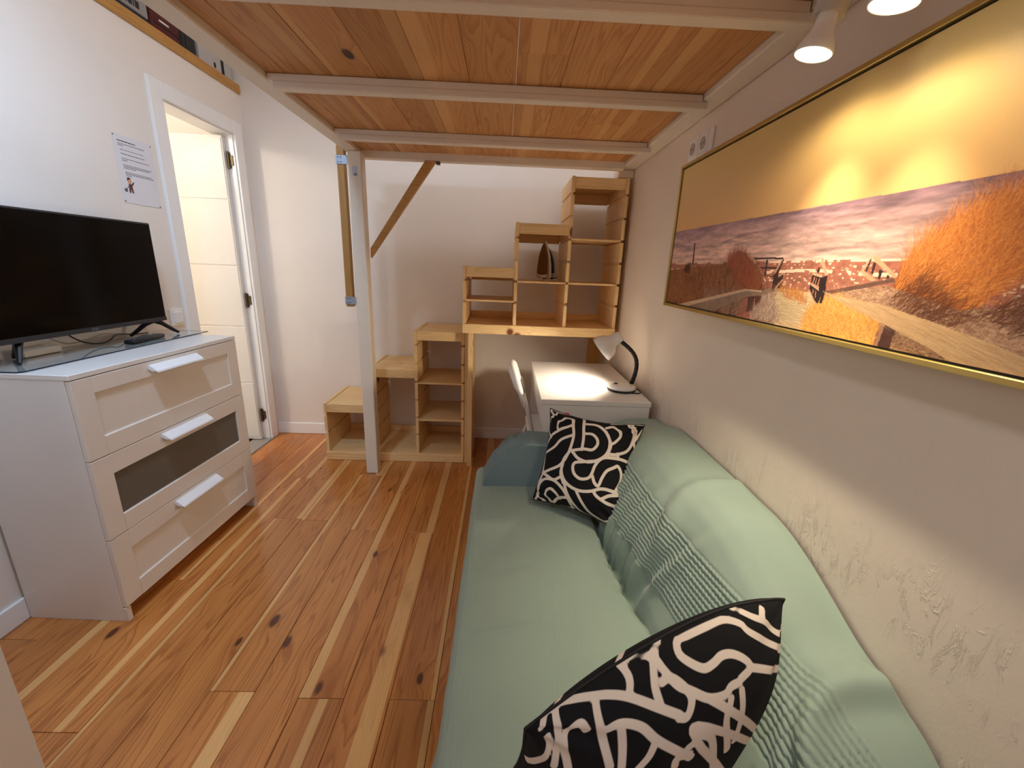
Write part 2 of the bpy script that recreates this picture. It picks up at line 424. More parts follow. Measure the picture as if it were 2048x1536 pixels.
obj('ledger_block', nb(.64, .728, 2.62, 2.74, LZ-.045, LZ-.001, .002), MAT['beam'], lb)

# ------------------------------------------------------------------ pine stair shelving
def shelf_unit(name, label, x0, y0, z0, cols, shelves, posts, grooves, width=.94, depth=.43):
    """stepped frame: column heights rise to the right; grooved uprights, rails, shelves"""
    u = empty(name, (x0+width/2, y0+depth/2, z0), label, 'shelf unit', 'stepped pine shelf frames')
    n = len(cols); cw = (width-.02)/n; T = .020; y1 = y0+depth
    px = [x0 + i*cw for i in range(n+1)]
    hs = [max(cols[max(i-1, 0)], cols[min(i, n-1)]) for i in range(n+1)]
    hs[0] = cols[0]
    for i, x in enumerate(px):
        h = hs[i]
        gs = [g for g in grooves if g < h-.07]
        # upright outline in x-z: notches where the grooves cut the front edge
        bm = bmesh.new()
        zs = [.0]
        for g in gs: zs += [g-.007, g+.007]
        zs.append(h)
        for a, b in zip(zs[0::2], zs[1::2]): box(bm, x, x+T, y0, y1, z0+a, z0+b, .0015)
        for g in gs: box(bm, x+.0085, x+T-.0085, y0+.016, y1-.006, z0+g-.0075, z0+g+.0075)
        obj('upright', bm, MAT['pineZ'], u)
    for i, h in enumerate(cols):
        a, b = px[i]+T+.0005, px[i+1]-.0005
        obj('top_rail', nb(a, b, y0+.001, y0+.02, z0+h-.062, z0+h-.004, .002), MAT['pineX'], u)
        obj('top_board', nb(a, b, y0+.021, y1-.002, z0+h-.026, z0+h-.005, .0015), MAT['pineX'], u)
        obj('back_rail', nb(a, b, y1-.02, y1-.001, z0+h-.09, z0+h-.027, .0015), MAT['pineX'], u)
        for s in shelves[i]:
            obj('shelf', nb(a-.005, b+.005, y0+.006, y1-.006, z0+s-.0055, z0+s+.0055, .0015), MAT['pineX'], u)
    obj('bottom_rail', nb(x0+.0005, px[-1]+T-.0005, y0-.014, y0-.0005, z0+.001, z0+.058, .002), MAT['pineX'], u)
    for i in range(n):
        a, b = px[i]+T+.0005, px[i+1]-.0005
        obj('bottom_board', nb(a, b, y0+.001, y1-.002, z0+.040, z0+.056, .0015), MAT['pineX'], u)
        obj('back_rail', nb(a, b, y1-.02, y1-.003, z0+.0565, z0+.10, .0015), MAT['pineX'], u)
    return u
G = [.195+.125*k for k in range(6)]
low = shelf_unit('stair_shelf', 'pine stepped shelf frame standing on the floor behind the white post', -1.180, 2.668, 0, [.402, .655, .91], [[], [], [.30, .56]], 0, G)
hi = shelf_unit('stair_shelf', 'upper pine stepped shelf frame above the desk, holding the iron', -.244, 2.566, .922, [.40, .654, .91], [[.20], [.32], [.32, .572]], 0, G)
# supports for the upper frame
sp = empty('shelf_support', (-.205, 2.8, 0), 'tall pine board leg between the lower shelf frame and desk space', 'support board')
obj('side_board', nb(-.2365, -.213, 2.655, 3.09, 0, .9215, .002), MAT['pineZ'], sp)
obj('front_strip', nb(-.2125, -.182, 2.60, 2.632, 0, .9215, .002), MAT['pineZ'], sp)
obj('inner_board', nb(-.2125, -.190, 2.633, 3.0, 0, .9215, .002), MAT['pineZ'], sp)
tag(obj('support_leg', nb(.615, .700, 2.90, 2.95, 0, .9215, .002), MAT['ypZ']), 'pine leg behind the desk lamp under the right end of the upper shelf', 'support board')
def pillow_grid(cs, T, n=150, seed=1, pinch=.06, wr=.006, bow=0.0, kb=.8):
    """front and back surface points of a cushion from its four corners (TL, TR, BR, BL), n x n each"""
    TL, TR, BR, BL = [np.array(c, float) for c in cs]
    u = np.linspace(0, 1, n); U, V = np.meshgrid(u, u)      # U left-right, V top-down
    a, b = 2*U-1, 2*V-1
    Up = .5 + .5*a*(1-pinch*(1-b**2)*np.abs(a)**3); Vp = .5 + .5*b*(1-pinch*(1-a**2)*np.abs(b)**3)
    P = ((1-Up)*(1-Vp))[..., None]*TL + (Up*(1-Vp))[..., None]*TR + (Up*Vp)[..., None]*BR + ((1-Up)*Vp)[..., None]*BL
    dn = (BL+BR-TL-TR); dn = dn/np.linalg.norm(dn); P = P - bow*((1-a**2)*(1-Vp))[..., None]*dn
    N = np.cross(TR+BR-TL-BL, BL+BR-TL-TR); N = N/np.linalg.norm(N)
    t = T*np.clip((1-np.abs(a)**2.6), 0, 1)**.62*np.clip((1-np.abs(b)**2.6), 0, 1)**.62
    r = np.random.default_rng(seed); w = np.zeros_like(U)
    for _ in range(16):
        k = r.uniform(4, 16); th = r.uniform(0, 6.28); w += np.sin(k*(U*np.cos(th)+V*np.sin(th)) + r.uniform(0, 6.28) + 1.5*np.sin(3*U+5*V))/k**.7
    w = w/np.abs(w).max()*wr*np.clip(1-np.maximum(abs(a), abs(b))**6, 0, 1)
    # pulled folds running in from the corners and along the seams
    for sx in (-1, 1):
        for sy in (-1, 1):
            d = np.hypot(a-sx, b-sy); ang = np.arctan2(b-sy, a-sx)
            w += .5*wr*np.sin(ang*13+sx+2*sy)*np.exp(-((d-.35)/.25)**2)
    F = P + N*(t+w)[..., None]*-1; K = P + N*(t*kb)[..., None]
    # print coordinates follow the length along the cloth, so the motif keeps its width over the bulge
    su = np.concatenate([np.zeros((n, 1)), np.cumsum(np.linalg.norm(np.diff(F, axis=1), axis=2), axis=1)], 1)
    sv = np.concatenate([np.zeros((1, n)), np.cumsum(np.linalg.norm(np.diff(F, axis=0), axis=2), axis=0)], 0)
    return F, K, su/su[:, -1:], sv/sv[-1:, :], N
# ------------------------------------------------------------------ chest of drawers
ch = empty('chest_of_drawers', (-1.347, 1.283, 0), 'white three drawer chest with a frosted middle drawer, under the television', 'chest of drawers', rz=-.0295)
def L(name, bm, mat, par=ch, **k): return obj(name, bm, mat, par, local=True, origin=(0, 0, 0), **k)
CW, CD, CH = .797, .372, .945
L('side_panel', nb(-CD, -.019, 0, .018, 0, CH-.0185, .0015), MAT['foil'])
L('side_panel', nb(-CD, -.019, CW-.018, CW, 0, CH-.0185, .0015), MAT['foil'])
L('foot_strip', nb(-.0185, -.004, 0, .018, 0, .058, .001), MAT['lacq']); L('foot_strip', nb(-.0185, -.004, CW-.018, CW, 0, .058, .001), MAT['lacq'])
L('top_panel', nb(-CD, .0, -.001, CW+.001, CH-.018, CH, .002), MAT['foil'])
L('back_panel', nb(-CD+.001, -CD+.006, .019, CW-.019, .06, CH-.019), MAT['foil'])
L('bottom_panel', nb(-CD+.007, -.02, .0185, CW-.0185, .062, .08), MAT['foil'])
for i, (z0, z1) in enumerate([(.648, .9245), (.346, .645), (.064, .343)]):
    bm = bmesh.new(); y0, y1 = .001, CW-.001
    box(bm, -.018, 0, y0, y0+.068, z0, z1, .0015); box(bm, -.018, 0, y1-.068, y1, z0, z1, .0015)
    zt = z1-(.056 if i == 0 else .071); zb = z0+.068
    box(bm, -.018, 0, y0+.068, y1-.068, zt, z1, .0015)
    prism(bm, [(-.018, z0), (0, z0), (0, zb-.003), (-.003, zb), (-.018, zb)], 'y', y0+.068, y1-.068)
    dr = L('drawer', bm, MAT['lacq'])
    L('glass_panel' if i == 1 else 'panel', nb(-.016, -.007, y0+.0681, y1-.0681, zb+.0001, zt-.0001), MAT['frost'] if i == 1 else MAT['lacq'], dr)
    L('drawer_box', nb(-CD+.02, -.0185, .03, CW-.03, z0+.02, z1-.04), MAT['foil'], dr)
    zh = z1-.022; bm = bmesh.new()
    prism(bm, [(.0002, zh+.010), (.007, zh+.011), (.034, zh-.010), (.036, zh-.016), (.033, zh-.016), (.006, zh+.003), (.0002, zh+.002)], 'y', .285, .525)
    prism(bm, [(.0002, zh+.009), (.007, zh+.010), (.034, zh-.011), (.012, zh-.012), (.0002, zh-.004)], 'y', .283, .286)
    prism(bm, [(.0002, zh+.009), (.007, zh+.010), (.034, zh-.011), (.012, zh-.012), (.0002, zh-.004)], 'y', .524, .527)
    L('handle', bm, MAT['hand'], dr)
gm = empty('glass_top', (-1.61, 1.7, CH), 'clear glass sheet with dark edge on the white chest, under the television', 'glass sheet', rz=-.0295*0)
k = NT('clear_glass'); k.b.inputs['Transmission Weight'].default_value = 1.0; k.b.inputs['Roughness'].default_value = .02; k.b.inputs['IOR'].default_value = 1.45; k.col((.93, .97, .98)); MAT['clear'] = k.m
bm = bmesh.new(); prism(bm, [(-1.715, 1.292), (-1.512, 1.292), (-1.502, 1.305), (-1.508, 2.158), (-1.715, 2.158)], 'z', CH+.0006, CH+.0042)
obj('sheet', bm, MAT['clear'], gm)
bm = bmesh.new(); pl = [(-1.715, 1.291), (-1.5115, 1.291), (-1.5005, 1.3045), (-1.5068, 2.159), (-1.715, 2.159)]
for a, b in zip(pl, pl[1:]): tube(bm, [(a[0], a[1], CH+.0026), (b[0], b[1], CH+.0026)], .0021, 6)
obj('edge', bm, MAT['glass_edge'], gm)
ZT = CH+.0048

# ------------------------------------------------------------------ television
tv = empty('television', (-1.63, 1.665, ZT), 'black flat television on two splayed feet on the white chest', 'television')
TY0, TY1, TZ0, TZ1 = 1.300, 2.030, 1.018, 1.452
bm = nb(-1.640, -1.600, TY0, TY1, TZ0, TZ1, .004, 2); box(bm, -1.668, -1.641, TY0+.08, TY1-.08, TZ0+.02, TZ1-.13, .012)
obj('housing', bm, MAT['bezel'], tv)
obj('screen', nb(-1.5998, -1.5985, TY0+.006, TY1-.006, TZ0+.019, TZ1-.007, .0005), MAT['screen'], tv)
obj('chin', nb(-1.5998, -1.597, TY0+.002, TY1-.002, TZ0+.001, TZ0+.0185, .001), MAT['bezel'], tv)
def txt(name, body, size, mat, par, loc, rot, ext=.0003):
    c = bpy.data.curves.new(name, 'FONT'); c.body = body; c.size = size; c.extrude = ext; c.align_x = 'CENTER'; c.align_y = 'CENTER'
    t = bpy.data.objects.new(name+'_src', c); COL.objects.link(t)
    dg = bpy.context.evaluated_depsgraph_get(); me = bpy.data.meshes.new_from_object(t.evaluated_get(dg)); COL.objects.unlink(t); bpy.data.objects.remove(t)
    me.transform(Matrix.Translation(Vector(loc)-world_org(par)) @ Matrix(rot).to_4x4())
    me.materials.clear(); me.materials.append(mat); o = bpy.data.objects.new(name, me); COL.objects.link(o); o.parent = par; return o
FX = ((0, 0, 1), (1, 0, 0), (0, 1, 0))       # text facing +x, reading along +y
MAT['logo'] = flat('silver_print', (150, 150, 155), .4)
txt('lettering', 'LG', .011, MAT['logo'], tv, (-1.5968, 1.672, TZ0+.0095), FX)
bm = tube(bmesh.new(), [(-1.5968+.0002*0, 1.657+.0035*math.cos(t), TZ0+.0095+.0035*math.sin(t)) for t in np.linspace(0, 6.28, 17)], .0005, 5)
obj('emblem', bm, MAT['logo'], tv)
for (ya, yf, yr) in ((1.985, 2.068, 1.925), (1.425, 1.369, 1.455)):
    bm = bmesh.new()
    for q in ((-1.583, yf), (-1.695, yr)):
        ap = Vector((-1.628, ya, TZ0+.004)); e = Vector((q[0], q[1], ZT+.006))
        dd = (e-ap); m = ap+dd*.35+Vector((0, 0, .006))
        tube(bm, [ap, m, ap+dd*.8, e], [.012, .010, .008, .0058], 8)
    obj('foot', bm, MAT['black'], tv)
bm = tube(bmesh.new(), bez((-1.655, 1.60, TZ0+.01), (-1.66, 1.66, .955), (-1.62, 1.72, .948), (-1.66, 1.80, .97))+bez((-1.66, 1.80, .97), (-1.69, 1.86, .99), (-1.7, 1.9, .955), (-1.71, 2.04, .953))[1:], .0028, 8)
for v in bm.verts: v.co.z = max(v.co.z, ZT+.0004)
obj('cable', bm, MAT['black'], tv)
tag(obj('power_adapter', nb(-1.715, -1.672, 1.47, 1.60, ZT, ZT+.026, .005, 2), MAT['plast'], smooth=False), 'flat white block lying on the chest behind the television foot', 'adapter')
rc = empty('remote_control', (-1.575, 1.86, ZT), 'slim black remote control lying on the glass before the television', 'remote control', rz=.10)
bm = nb(-.021, .021, -.098, .098, 0, .017, .007, 3); obj('body', bm, MAT['black'], rc, local=True, origin=(0, 0, 0), smooth=True)
MAT['btn'] = flat('grey_buttons', (92, 92, 96), .5)
for i in range(9):
    for j in range(3):
        obj('button', nb(-.013+.013*j-.004, -.013+.013*j+.004, -.085+.019*i, -.077+.019*i, .0165, .0185, .001), MAT['btn'], rc, local=True, origin=(0, 0, 0))

# ------------------------------------------------------------------ on the left wall
ls = empty('light_switch', (XL, 2.258, 1.0), 'white rocker light switch between television and door frame', 'light switch')
obj('plate', nb(XL+.0005, XL+.013, 2.216, 2.300, .960, 1.044, .004, 2), MAT['plast'], ls)
obj('rocker', nb(XL+.0132, XL+.019, 2.229, 2.287, .973, 1.031, .002), MAT['hand'], ls)
pp = empty('notice_sheet', (XL, 2.185, 1.68), 'sheet of printed house notes pinned to the wall above the television', 'notice')
MAT['paper'] = flat('paper', (222, 224, 232), .7); MAT['ink'] = flat('ink', (60, 60, 66), .8); MAT['pin'] = flat('pin_grey', (140, 138, 140), .4, .5)
obj('sheet', nb(XL+.0008, XL+.0014, 2.080, 2.292, 1.541, 1.826), MAT['paper'], pp)
rows = [(1.800, .022, .118, .0042), (1.789, .022, .165, .0026), (1.782, .022, .05, .0026), (1.765, .03, .155, .0022), (1.748, .03, .16, .0028), (1.729, .03, .18, .0026), (1.721, .03, .058, .0026),
        (1.703, .032, .19, .0022), (1.696, .032, .175, .0028), (1.689, .032, .095, .0026), (1.672, .036, .18, .0024), (1.665, .036, .195, .0028), (1.658, .038, .065, .0026)]
for z, a, b, h in rows:
    bm = bmesh.new(); y = 2.080+a
    while y < 2.080+b:
        w = random.uniform(.004, .013)*(1.3 if h > .004 else 1); w = min(w, 2.080+b-y+.001)
        box(bm, XL+.0014, XL+.0016, y, y+w, z, z+h); y += w+.0018
    tag(obj('text_line', bm, MAT['ink'], pp), kind='stuff')
def disc_poly(cy, cz, ry, rz, n=18): return [(cy+ry*math.cos(t), cz+rz*math.sin(t)) for t in np.linspace(0, 2*math.pi, n, endpoint=False)]
fgz = 1.585
for nm, shapes, c in (('figure_head', [disc_poly(2.128, fgz+.052, .011, .012)], (206, 150, 128)),
                      ('figure_hair', [[(2.116, fgz+.052), (2.118, fgz+.066), (2.128, fgz+.068), (2.138, fgz+.062), (2.126, fgz+.060)]], (96, 62, 48)),
                      ('figure_clothes', [[(2.121, fgz+.040), (2.136, fgz+.040), (2.150, fgz+.052), (2.153, fgz+.048), (2.139, fgz+.030), (2.143, fgz+.002), (2.134, fgz+.002), (2.130, fgz+.018), (2.127, fgz+.002), (2.118, fgz+.002)]], (104, 66, 66)),
                      ('figure_broom', [[(2.122, fgz+.034), (2.124, fgz+.032), (2.106, fgz+.014), (2.104, fgz+.016)], disc_poly(2.102, fgz+.011, .009, .008)], (98, 98, 104))):
    bm = bmesh.new()
    for s in shapes: prism(bm, s, 'x', XL+.0014, XL+.0017)
    obj(nm, bm, flat('print_'+nm, c, .8), pp)
for y, z in ((2.085, 1.820), (2.286, 1.818), (2.087, 1.549), (2.284, 1.547)):
    obj('pin', tube(bmesh.new(), [(XL+.0016, y, z), (XL+.004, y, z)], .003, 10), MAT['pin'], pp)

# ------------------------------------------------------------------ things stored over the bathroom
ZS = ZN+.0525
MAT['greybox'] = flat('grey_card', (150, 148, 148), .6); MAT['navy'] = flat('dark_blue_cloth', (22, 38, 58), .85)
MAT['maroon'] = flat('dark_red_fabric', (84, 26, 24), .7); MAT['char'] = flat('charcoal_fabric', (38, 38, 40), .7); MAT['lightbox'] = flat('pale_card', (186, 186, 188), .6)
nv = tag(obj('folded_cloth', nb(-2.15, -1.752, 2.10, 2.47, ZS, ZS+.030, .008, 2), MAT['navy']), 'dark blue folded cloth under a grey box on the ledge over the door', 'cloth')
gb = empty('storage_box', (-1.95, 2.0, ZS+.031), 'grey box with dark print, nearest on the ledge over the bathroom door', 'box')
obj('carton', nb(-2.12, -1.752, 1.70, 2.445, ZS+.031, ZS+.27, .003), MAT['greybox'], gb)
bm = bmesh.new(); y = 2.30
for w, h in ((.018, .03), (.006, .03), (.02, .03), (.006, .03), (.022, .03)): box(bm, -1.7518, -1.7508, y, y+w, ZS+.047, ZS+.047+h); y += w+.006
tag(obj('printed_mark', bm, MAT['char'], gb), kind='stuff')
rb = empty('travel_bag', (-1.95, 2.56, ZS), 'dark red bag with a white tab between grey box and black bag over the door', 'bag')
obj('body', nb(-2.12, -1.758, 2.474, 2.672, ZS, ZS+.22, .02, 3), MAT['maroon'], rb, smooth=True)
obj('tab', nb(-1.7585, -1.754, 2.52, 2.585, ZS+.062, ZS+.071, .002), MAT['plast'], rb)
obj('zip', nb(-1.7585, -1.755, 2.49, 2.66, ZS+.045, ZS+.050, .001), MAT['rubber'], rb)
bb = empty('backpack', (-1.95, 2.73, ZS), 'black bag beside the pale box on the ledge over the bathroom door', 'bag')
obj('body', nb(-2.12, -1.756, 2.676, 2.786, ZS, ZS+.2, .018, 3), MAT['char'], bb, smooth=True)
obj('strap', nb(-1.7565, -1.752, 2.70, 2.712, ZS+.01, ZS+.16, .001), MAT['black'], bb)
pb = empty('cardboard_box', (-1.95, 2.94, ZS), 'pale grey box with dark label strip at the far end of the ledge', 'box')
obj('carton', nb(-2.12, -1.752, 2.792, 3.085, ZS, ZS+.18, .002), MAT['lightbox'], pb)
obj('label_strip', nb(-1.7518, -1.7508, 2.985, 3.012, ZS+.004, ZS+.12), MAT['char'], pb)
obj('emblem', (lambda b: (prism(b, disc_poly(2.925, ZS+.036, .010, .016), 'x', -1.7518, -1.7508), b)[1])(bmesh.new()), MAT['char'], pb)
# ------------------------------------------------------------------ right wall: sockets and spot lamps
so = empty('double_socket', (XR, 1.745, 1.79), 'white double wall socket above the far corner of the beach print', 'socket')
MAT['well'] = flat('socket_well', (186, 176, 164), .5)
for y in (1.800, 1.712):
    pl = obj('plate', nb(XR-.010, XR-.0005, y-.041, y+.041, 1.750, 1.832, .003, 2), MAT['plast'], so)
    obj('rim', nb(XR-.0115, XR-.0101, y-.032, y+.032, 1.759, 1.823, .001), MAT['plast'], pl)
    obj('well', lathe(bmesh.new(), [(0, .001), (0, .021), (.0012, .022), (.0012, .018), (.0003, .017), (.0003, 0)], (XR-.0118, y, 1.791), (-1, 0, 0)), MAT['well'], pl)
    bm = bmesh.new()
    for dy in (-.0095, .0095): tube(bm, [(XR-.0135, y+dy, 1.791), (XR-.0122, y+dy, 1.791)], .0025, 8)
    obj('holes', bm, MAT['black'], pl)
obj('cover', nb(XR-.009, XR-.0005, 1.645, 1.669, 1.752, 1.830, .002), MAT['plast'], so)

sp_ = empty('spot_lamp', (.60, .80, LZ+.018), 'white twin spotlight hanging under the loft before the beach print', 'spotlight')
MAT['spotgrey'] = flat('spot_housing_paint', (196, 188, 176), .4); MAT['glow'] = NT('lit_bulb').m
k = NT('lit_bulb'); k.b.inputs['Emission Color'].default_value = (1.0, .86, .50, 1); k.b.inputs['Emission Strength'].default_value = 3.2; k.col((1, .9, .7)); MAT['glow'] = k.m
k = NT('lit_bulb_core'); k.b.inputs['Emission Color'].default_value = (1.0, .96, .80, 1); k.b.inputs['Emission Strength'].default_value = 14; k.col((1, .9, .7)); MAT['core'] = k.m
obj('mounting_bar', nb(.585, .625, .60, 1.02, LZ-.012, LZ+.0175, .004, 2), MAT['spotgrey'], sp_)
for pos, aim in (((.560, .900, 1.722), (-.20, .05, -1)), ((.553, .722, 1.710), (-.12, .08, -1))):
    p = Vector(pos); a = Vector(aim).normalized()
    arm = tube(bmesh.new(), [(.605, p.y, LZ-.012), p-a*.150, p-a*.128], .0055, 10); box(arm, p.x-a.x*.14-.008, p.x-a.x*.14+.008, p.y-.010, p.y+.010, p.z-a.z*.135-.022, p.z-a.z*.135+.022, .002)
    obj('arm', arm, MAT['steel'], sp_)
    hd = obj('housing', lathe(bmesh.new(), [(-.135, .0), (-.135, .017), (-.128, .024), (-.06, .027), (-.060, .0255), (-.062, .020), (-.070, 0)], p, a), MAT['spotgrey'], sp_, smooth=True)
    bl = obj('bulb', lathe(bmesh.new(), [(-.066, .016), (-.046, .017), (-.036, .019), (-.016, .029), (-.003, .0325), (.0, .0315), (-.001, .0305)], p, a), MAT['plast'], sp_, smooth=True)
    obj('lens', lathe(bmesh.new(), [(-.0015, .0308), (.0008, .027), (.0018, .0185), ], p, a), MAT['glow'], bl, smooth=True)
    obj('emitter', lathe(bmesh.new(), [(.0019, .0186), (.0028, .010), (.003, 0)], p, a), MAT['core'], bl, smooth=True)
    q = p + a*.012
    lamp('spot_beam', 'SPOT', q, 17, (1.0, .86, .62), .012, aim=q+Vector((.05, .04, -1)), cone=70, blend=1.0, parent=sp_)
    lamp('spot_spill', 'SPOT', q, 2.2, (1.0, .82, .54), .022, aim=q+a, cone=165, blend=.5, parent=sp_)

# ------------------------------------------------------------------ desk
dk = empty('desk', (.44, 2.21, 0), 'small white desk against the right wall under the upper shelf frame', 'desk')
DX0, DX1, DY0_, DY1_ = .187, .694, 1.803, 2.60
obj('top', nb(DX0, DX1, DY0_, DY1_, .725, .75, .0025), MAT['foil'], dk)
obj('side_panel', nb(DX0+.012, DX1-.004, DY0_+.003, DY0_+.021, 0, .7245, .0015), MAT['foil'], dk)
obj('side_panel', nb(DX0+.012, DX1-.004, DY1_-.021, DY1_-.003, 0, .7245, .0015), MAT['foil'], dk)
obj('back_panel', nb(DX1-.03, DX1-.012, DY0_+.0215, DY1_-.0215, .30, .7245), MAT['foil'], dk)
ap = obj('drawer', nb(DX0+.008, DX0+.026, DY0_+.0215, DY1_-.0215, .625, .722, .0015), MAT['foil'], dk)

# ------------------------------------------------------------------ folding chair
fc = empty('folding_chair', (.2, 2.2, 0), 'white folding chair drawn up to the near side of the white desk', 'chair')
CY0, CY1 = 2.03, 2.42
MAT['tube'] = flat('white_tube', (214, 208, 200), .35)
bm = bmesh.new(); prof = [(.058, .795), (.066, .815), (.084, .822), (.100, .808), (.112, .775), (.128, .725), (.142, .665), (.150, .610), (.136, .600), (.122, .655), (.104, .715), (.082, .760)]
ny = 14; rows_ = []
for j in range(ny+1):
    t = j/ny; y = CY0+.005+(CY1-CY0-.01)*t; e = abs(2*t-1)
    dz = -.035*e**4; dx = -.022*(1-e**2); sc = 1-.25*e**6
    rows_.append([bm.verts.new((.105+(x-.105)*sc+dx, y, .70+(z-.70)*sc+dz*(z > .7))) for x, z in prof])
for a, b in zip(rows_, rows_[1:]):
    for i in range(len(prof)): bm.faces.new((a[i], a[(i+1) % len(prof)], b[(i+1) % len(prof)], b[i]))
bm.faces.new(rows_[0][::-1]); bm.faces.new(rows_[-1])
obj('backrest', bm, MAT['plast'], fc, smooth=True)
for y in (CY0+.018, CY1-.018):
    obj('leg', tube(bmesh.new(), [(.118, y, .70), (.148, y, .60), (.185, y, .45), (.30, y, .02), (.303, y, .0)], .0115, 12), MAT['tube'], fc, smooth=True)
for y in (CY0+.045, CY1-.045):
    obj('leg', tube(bmesh.new(), [(.30, y, .455), (.20, y, .44), (.165, y, .40), (.045, y, .02), (.042, y, 0)], .010, 12), MAT['tube'], fc, smooth=True)
obj('stretcher', tube(bmesh.new(), [(.075, CY0+.045, .115), (.075, CY1-.045, .115)], .008, 10), MAT['tube'], fc)
obj('stretcher', tube(bmesh.new(), [(.27, CY0+.018, .12), (.27, CY1-.018, .12)], .008, 10), MAT['tube'], fc)
bm = bmesh.new(); prism(bm, [(.155, CY0+.06), (.19, CY0+.03), (.46, CY0+.02), (.49, CY0+.05), (.49, CY1-.05), (.46, CY1-.02), (.19, CY1-.03), (.155, CY1-.06)], 'z', .452, .470)
bmesh.ops.bevel(bm, geom=list(bm.edges), offset=.004, segments=2, affect='EDGES')
obj('seat', bm, MAT['plast'], fc)

# ------------------------------------------------------------------ desk lamp
dl_ = empty('desk_lamp', (.607, 2.00, .75), 'white desk lamp with a black gooseneck, lit, on the white desk', 'lamp')
MAT['enamel'] = flat('white_enamel', (226, 224, 222), .22, coat=.3); MAT['bulbw'] = None
obj('base', lathe(bmesh.new(), [(.010, 0), (.010, .066), (.014, .071), (.024, .070), (.031, .060), (.034, .035), (.035, 0)], (.607, 2.0, .75), (0, 0, 1), 36), MAT['enamel'], dl_, smooth=True)
obj('base_foot', lathe(bmesh.new(), [(.0005, 0), (.0005, .069), (.009, .0705), (.0098, .066), (.0098, 0)], (.607, 2.0, .75), (0, 0, 1), 36), MAT['black'], dl_, smooth=True)
obj('switch', nb(.565, .582, 1.985, 1.997, .782, .789, .002), MAT['black'], dl_)
nk = bez((.655, 2.005, .781), (.700, 2.02, .90), (.668, 2.03, .935), (.597, 2.045, .985), 20)
bm = tube(bmesh.new(), nk, [.010+.0008*(i % 2) for i in range(len(nk))], 14)
obj('gooseneck', bm, MAT['rubber'], dl_, smooth=True)
hp = Vector((.588, 2.045, 1.018)); ha = Vector((-.66, .16, -.60)).normalized()
obj('shade', lathe(bmesh.new(), [(-.004, 0), (-.003, .018), (.004, .026), (.018, .029), (.040, .030), (.052, .034), (.068, .052), (.090, .062), (.118, .067), (.1182, .0655), (.090, .060), (.068, .050), (.052, .032), (.030, .028), (.01, .0)], hp, ha, 36), MAT['enamel'], dl_, smooth=True)
k = NT('lit_desk_bulb'); k.b.inputs['Emission Color'].default_value = (1.0, .82, .55, 1); k.b.inputs['Emission Strength'].default_value = 10; MAT['dbulb'] = k.m
obj('bulb', lathe(bmesh.new(), [(.030, .012), (.045, .013), (.060, .020), (.078, .027), (.092, .022), (.100, .0)], hp, ha), MAT['dbulb'], dl_, smooth=True)
lamp('desk_lamp_light', 'SPOT', hp+ha*.108, 13, (1.0, .87, .68), .03, aim=hp+ha*1, cone=142, blend=.6, parent=dl_)
obj('cable', tube(bmesh.new(), bez((.670, 2.00, .762), (.70, 1.985, .757), (.700, 1.93, .7535), (.66, 1.935, .7535))+bez((.66, 1.935, .7535), (.63, 1.94, .7535), (.60, 1.945, .7535), (.595, 1.955, .7535))[1:], .0028, 8), MAT['black'], dl_)

# ------------------------------------------------------------------ steam iron on the upper shelf
ZI = .922+.32+.006
ir = empty('clothes_iron', (.245, 2.76, ZI), 'white and navy steam iron standing on its heel on the upper shelf', 'iron')
MAT['sole'] = flat('iron_soleplate', (150, 126, 104), .28, .85); MAT['navyp'] = flat('navy_plastic', (22, 32, 62), .3); MAT['cord'] = flat('white_cord', (206, 196, 184), .6)
nx = Vector((-.80, -.60, 0)); wx = Vector((.60, -.80, 0))
def ipt(w, h, d): return Vector((.245, 2.76, ZI)) + wx*w + Vector((0, 0, h)) - nx*d
def outline(s, h0=.012): return [(-.052*s, h0), (-.056*s, .05), (-.052*s, .10), (-.040*s, .155), (-.02*s, .205), (0, .238*(.6+.4*s)+.0), (.02*s, .205), (.040*s, .155), (.052*s, .10), (.056*s, .05), (.052*s, h0)]
def iron_layer(levels):
    bm = bmesh.new(); rs = []
    for s, d, dh in levels: rs.append([bm.verts.new(ipt(w, h-dh*max(h-.05, 0)*4, d)) for w, h in outline(s)])
    for a, b in zip(rs, rs[1:]):
        n = len(a)
        for i in range(n): bm.faces.new((a[i], a[(i+1) % n], b[(i+1) % n], b[i]))
    bm.faces.new(rs[0]); bm.faces.new(rs[-1][::-1]); return bm
obj('soleplate', iron_layer([(.94, 0, 0), (1, .003, 0), (1, .008, 0)]), MAT['sole'], ir)
obj('skirt', iron_layer([(1.03, .0085, 0), (1.02, .022, 0), (.92, .030, .01)]), MAT['plast'], ir)
obj('body', iron_layer([(.90, .0305, .01), (.82, .055, .05), (.6, .075, .10), (.35, .083, .14)]), MAT['navyp'], ir, smooth=True)
obj('handle', tube(bmesh.new(), [ipt(0, .175, .062), ipt(0, .165, .095), ipt(0, .13, .112), ipt(0, .06, .114), ipt(0, .03, .105), ipt(0, .022, .06)], [.013, .013, .014, .014, .014, .016], 12), MAT['plast'], ir, smooth=True)
bm = bmesh.new()
for kx, (w0, d0, z0) in enumerate([(.060, .035, .03), (.058, .038, .038), (.055, .036, .022)]):
    tube(bm, [ipt(w0*math.cos(t), z0+.006*math.sin(2*t+kx), .045+(.070)*math.sin(t)) for t in np.linspace(0, 2*math.pi, 26)], .004, 8, caps=False)
obj('cord', bm, MAT['cord'], ir, smooth=True)
bm = lathe(bmesh.new(), [(0, 0), (0, .030), (.010, .034), (.012, .030), (.012, 0)], ipt(0, 0, .05), (0, 0, 1)); obj('heel', bm, MAT['plast'], ir)

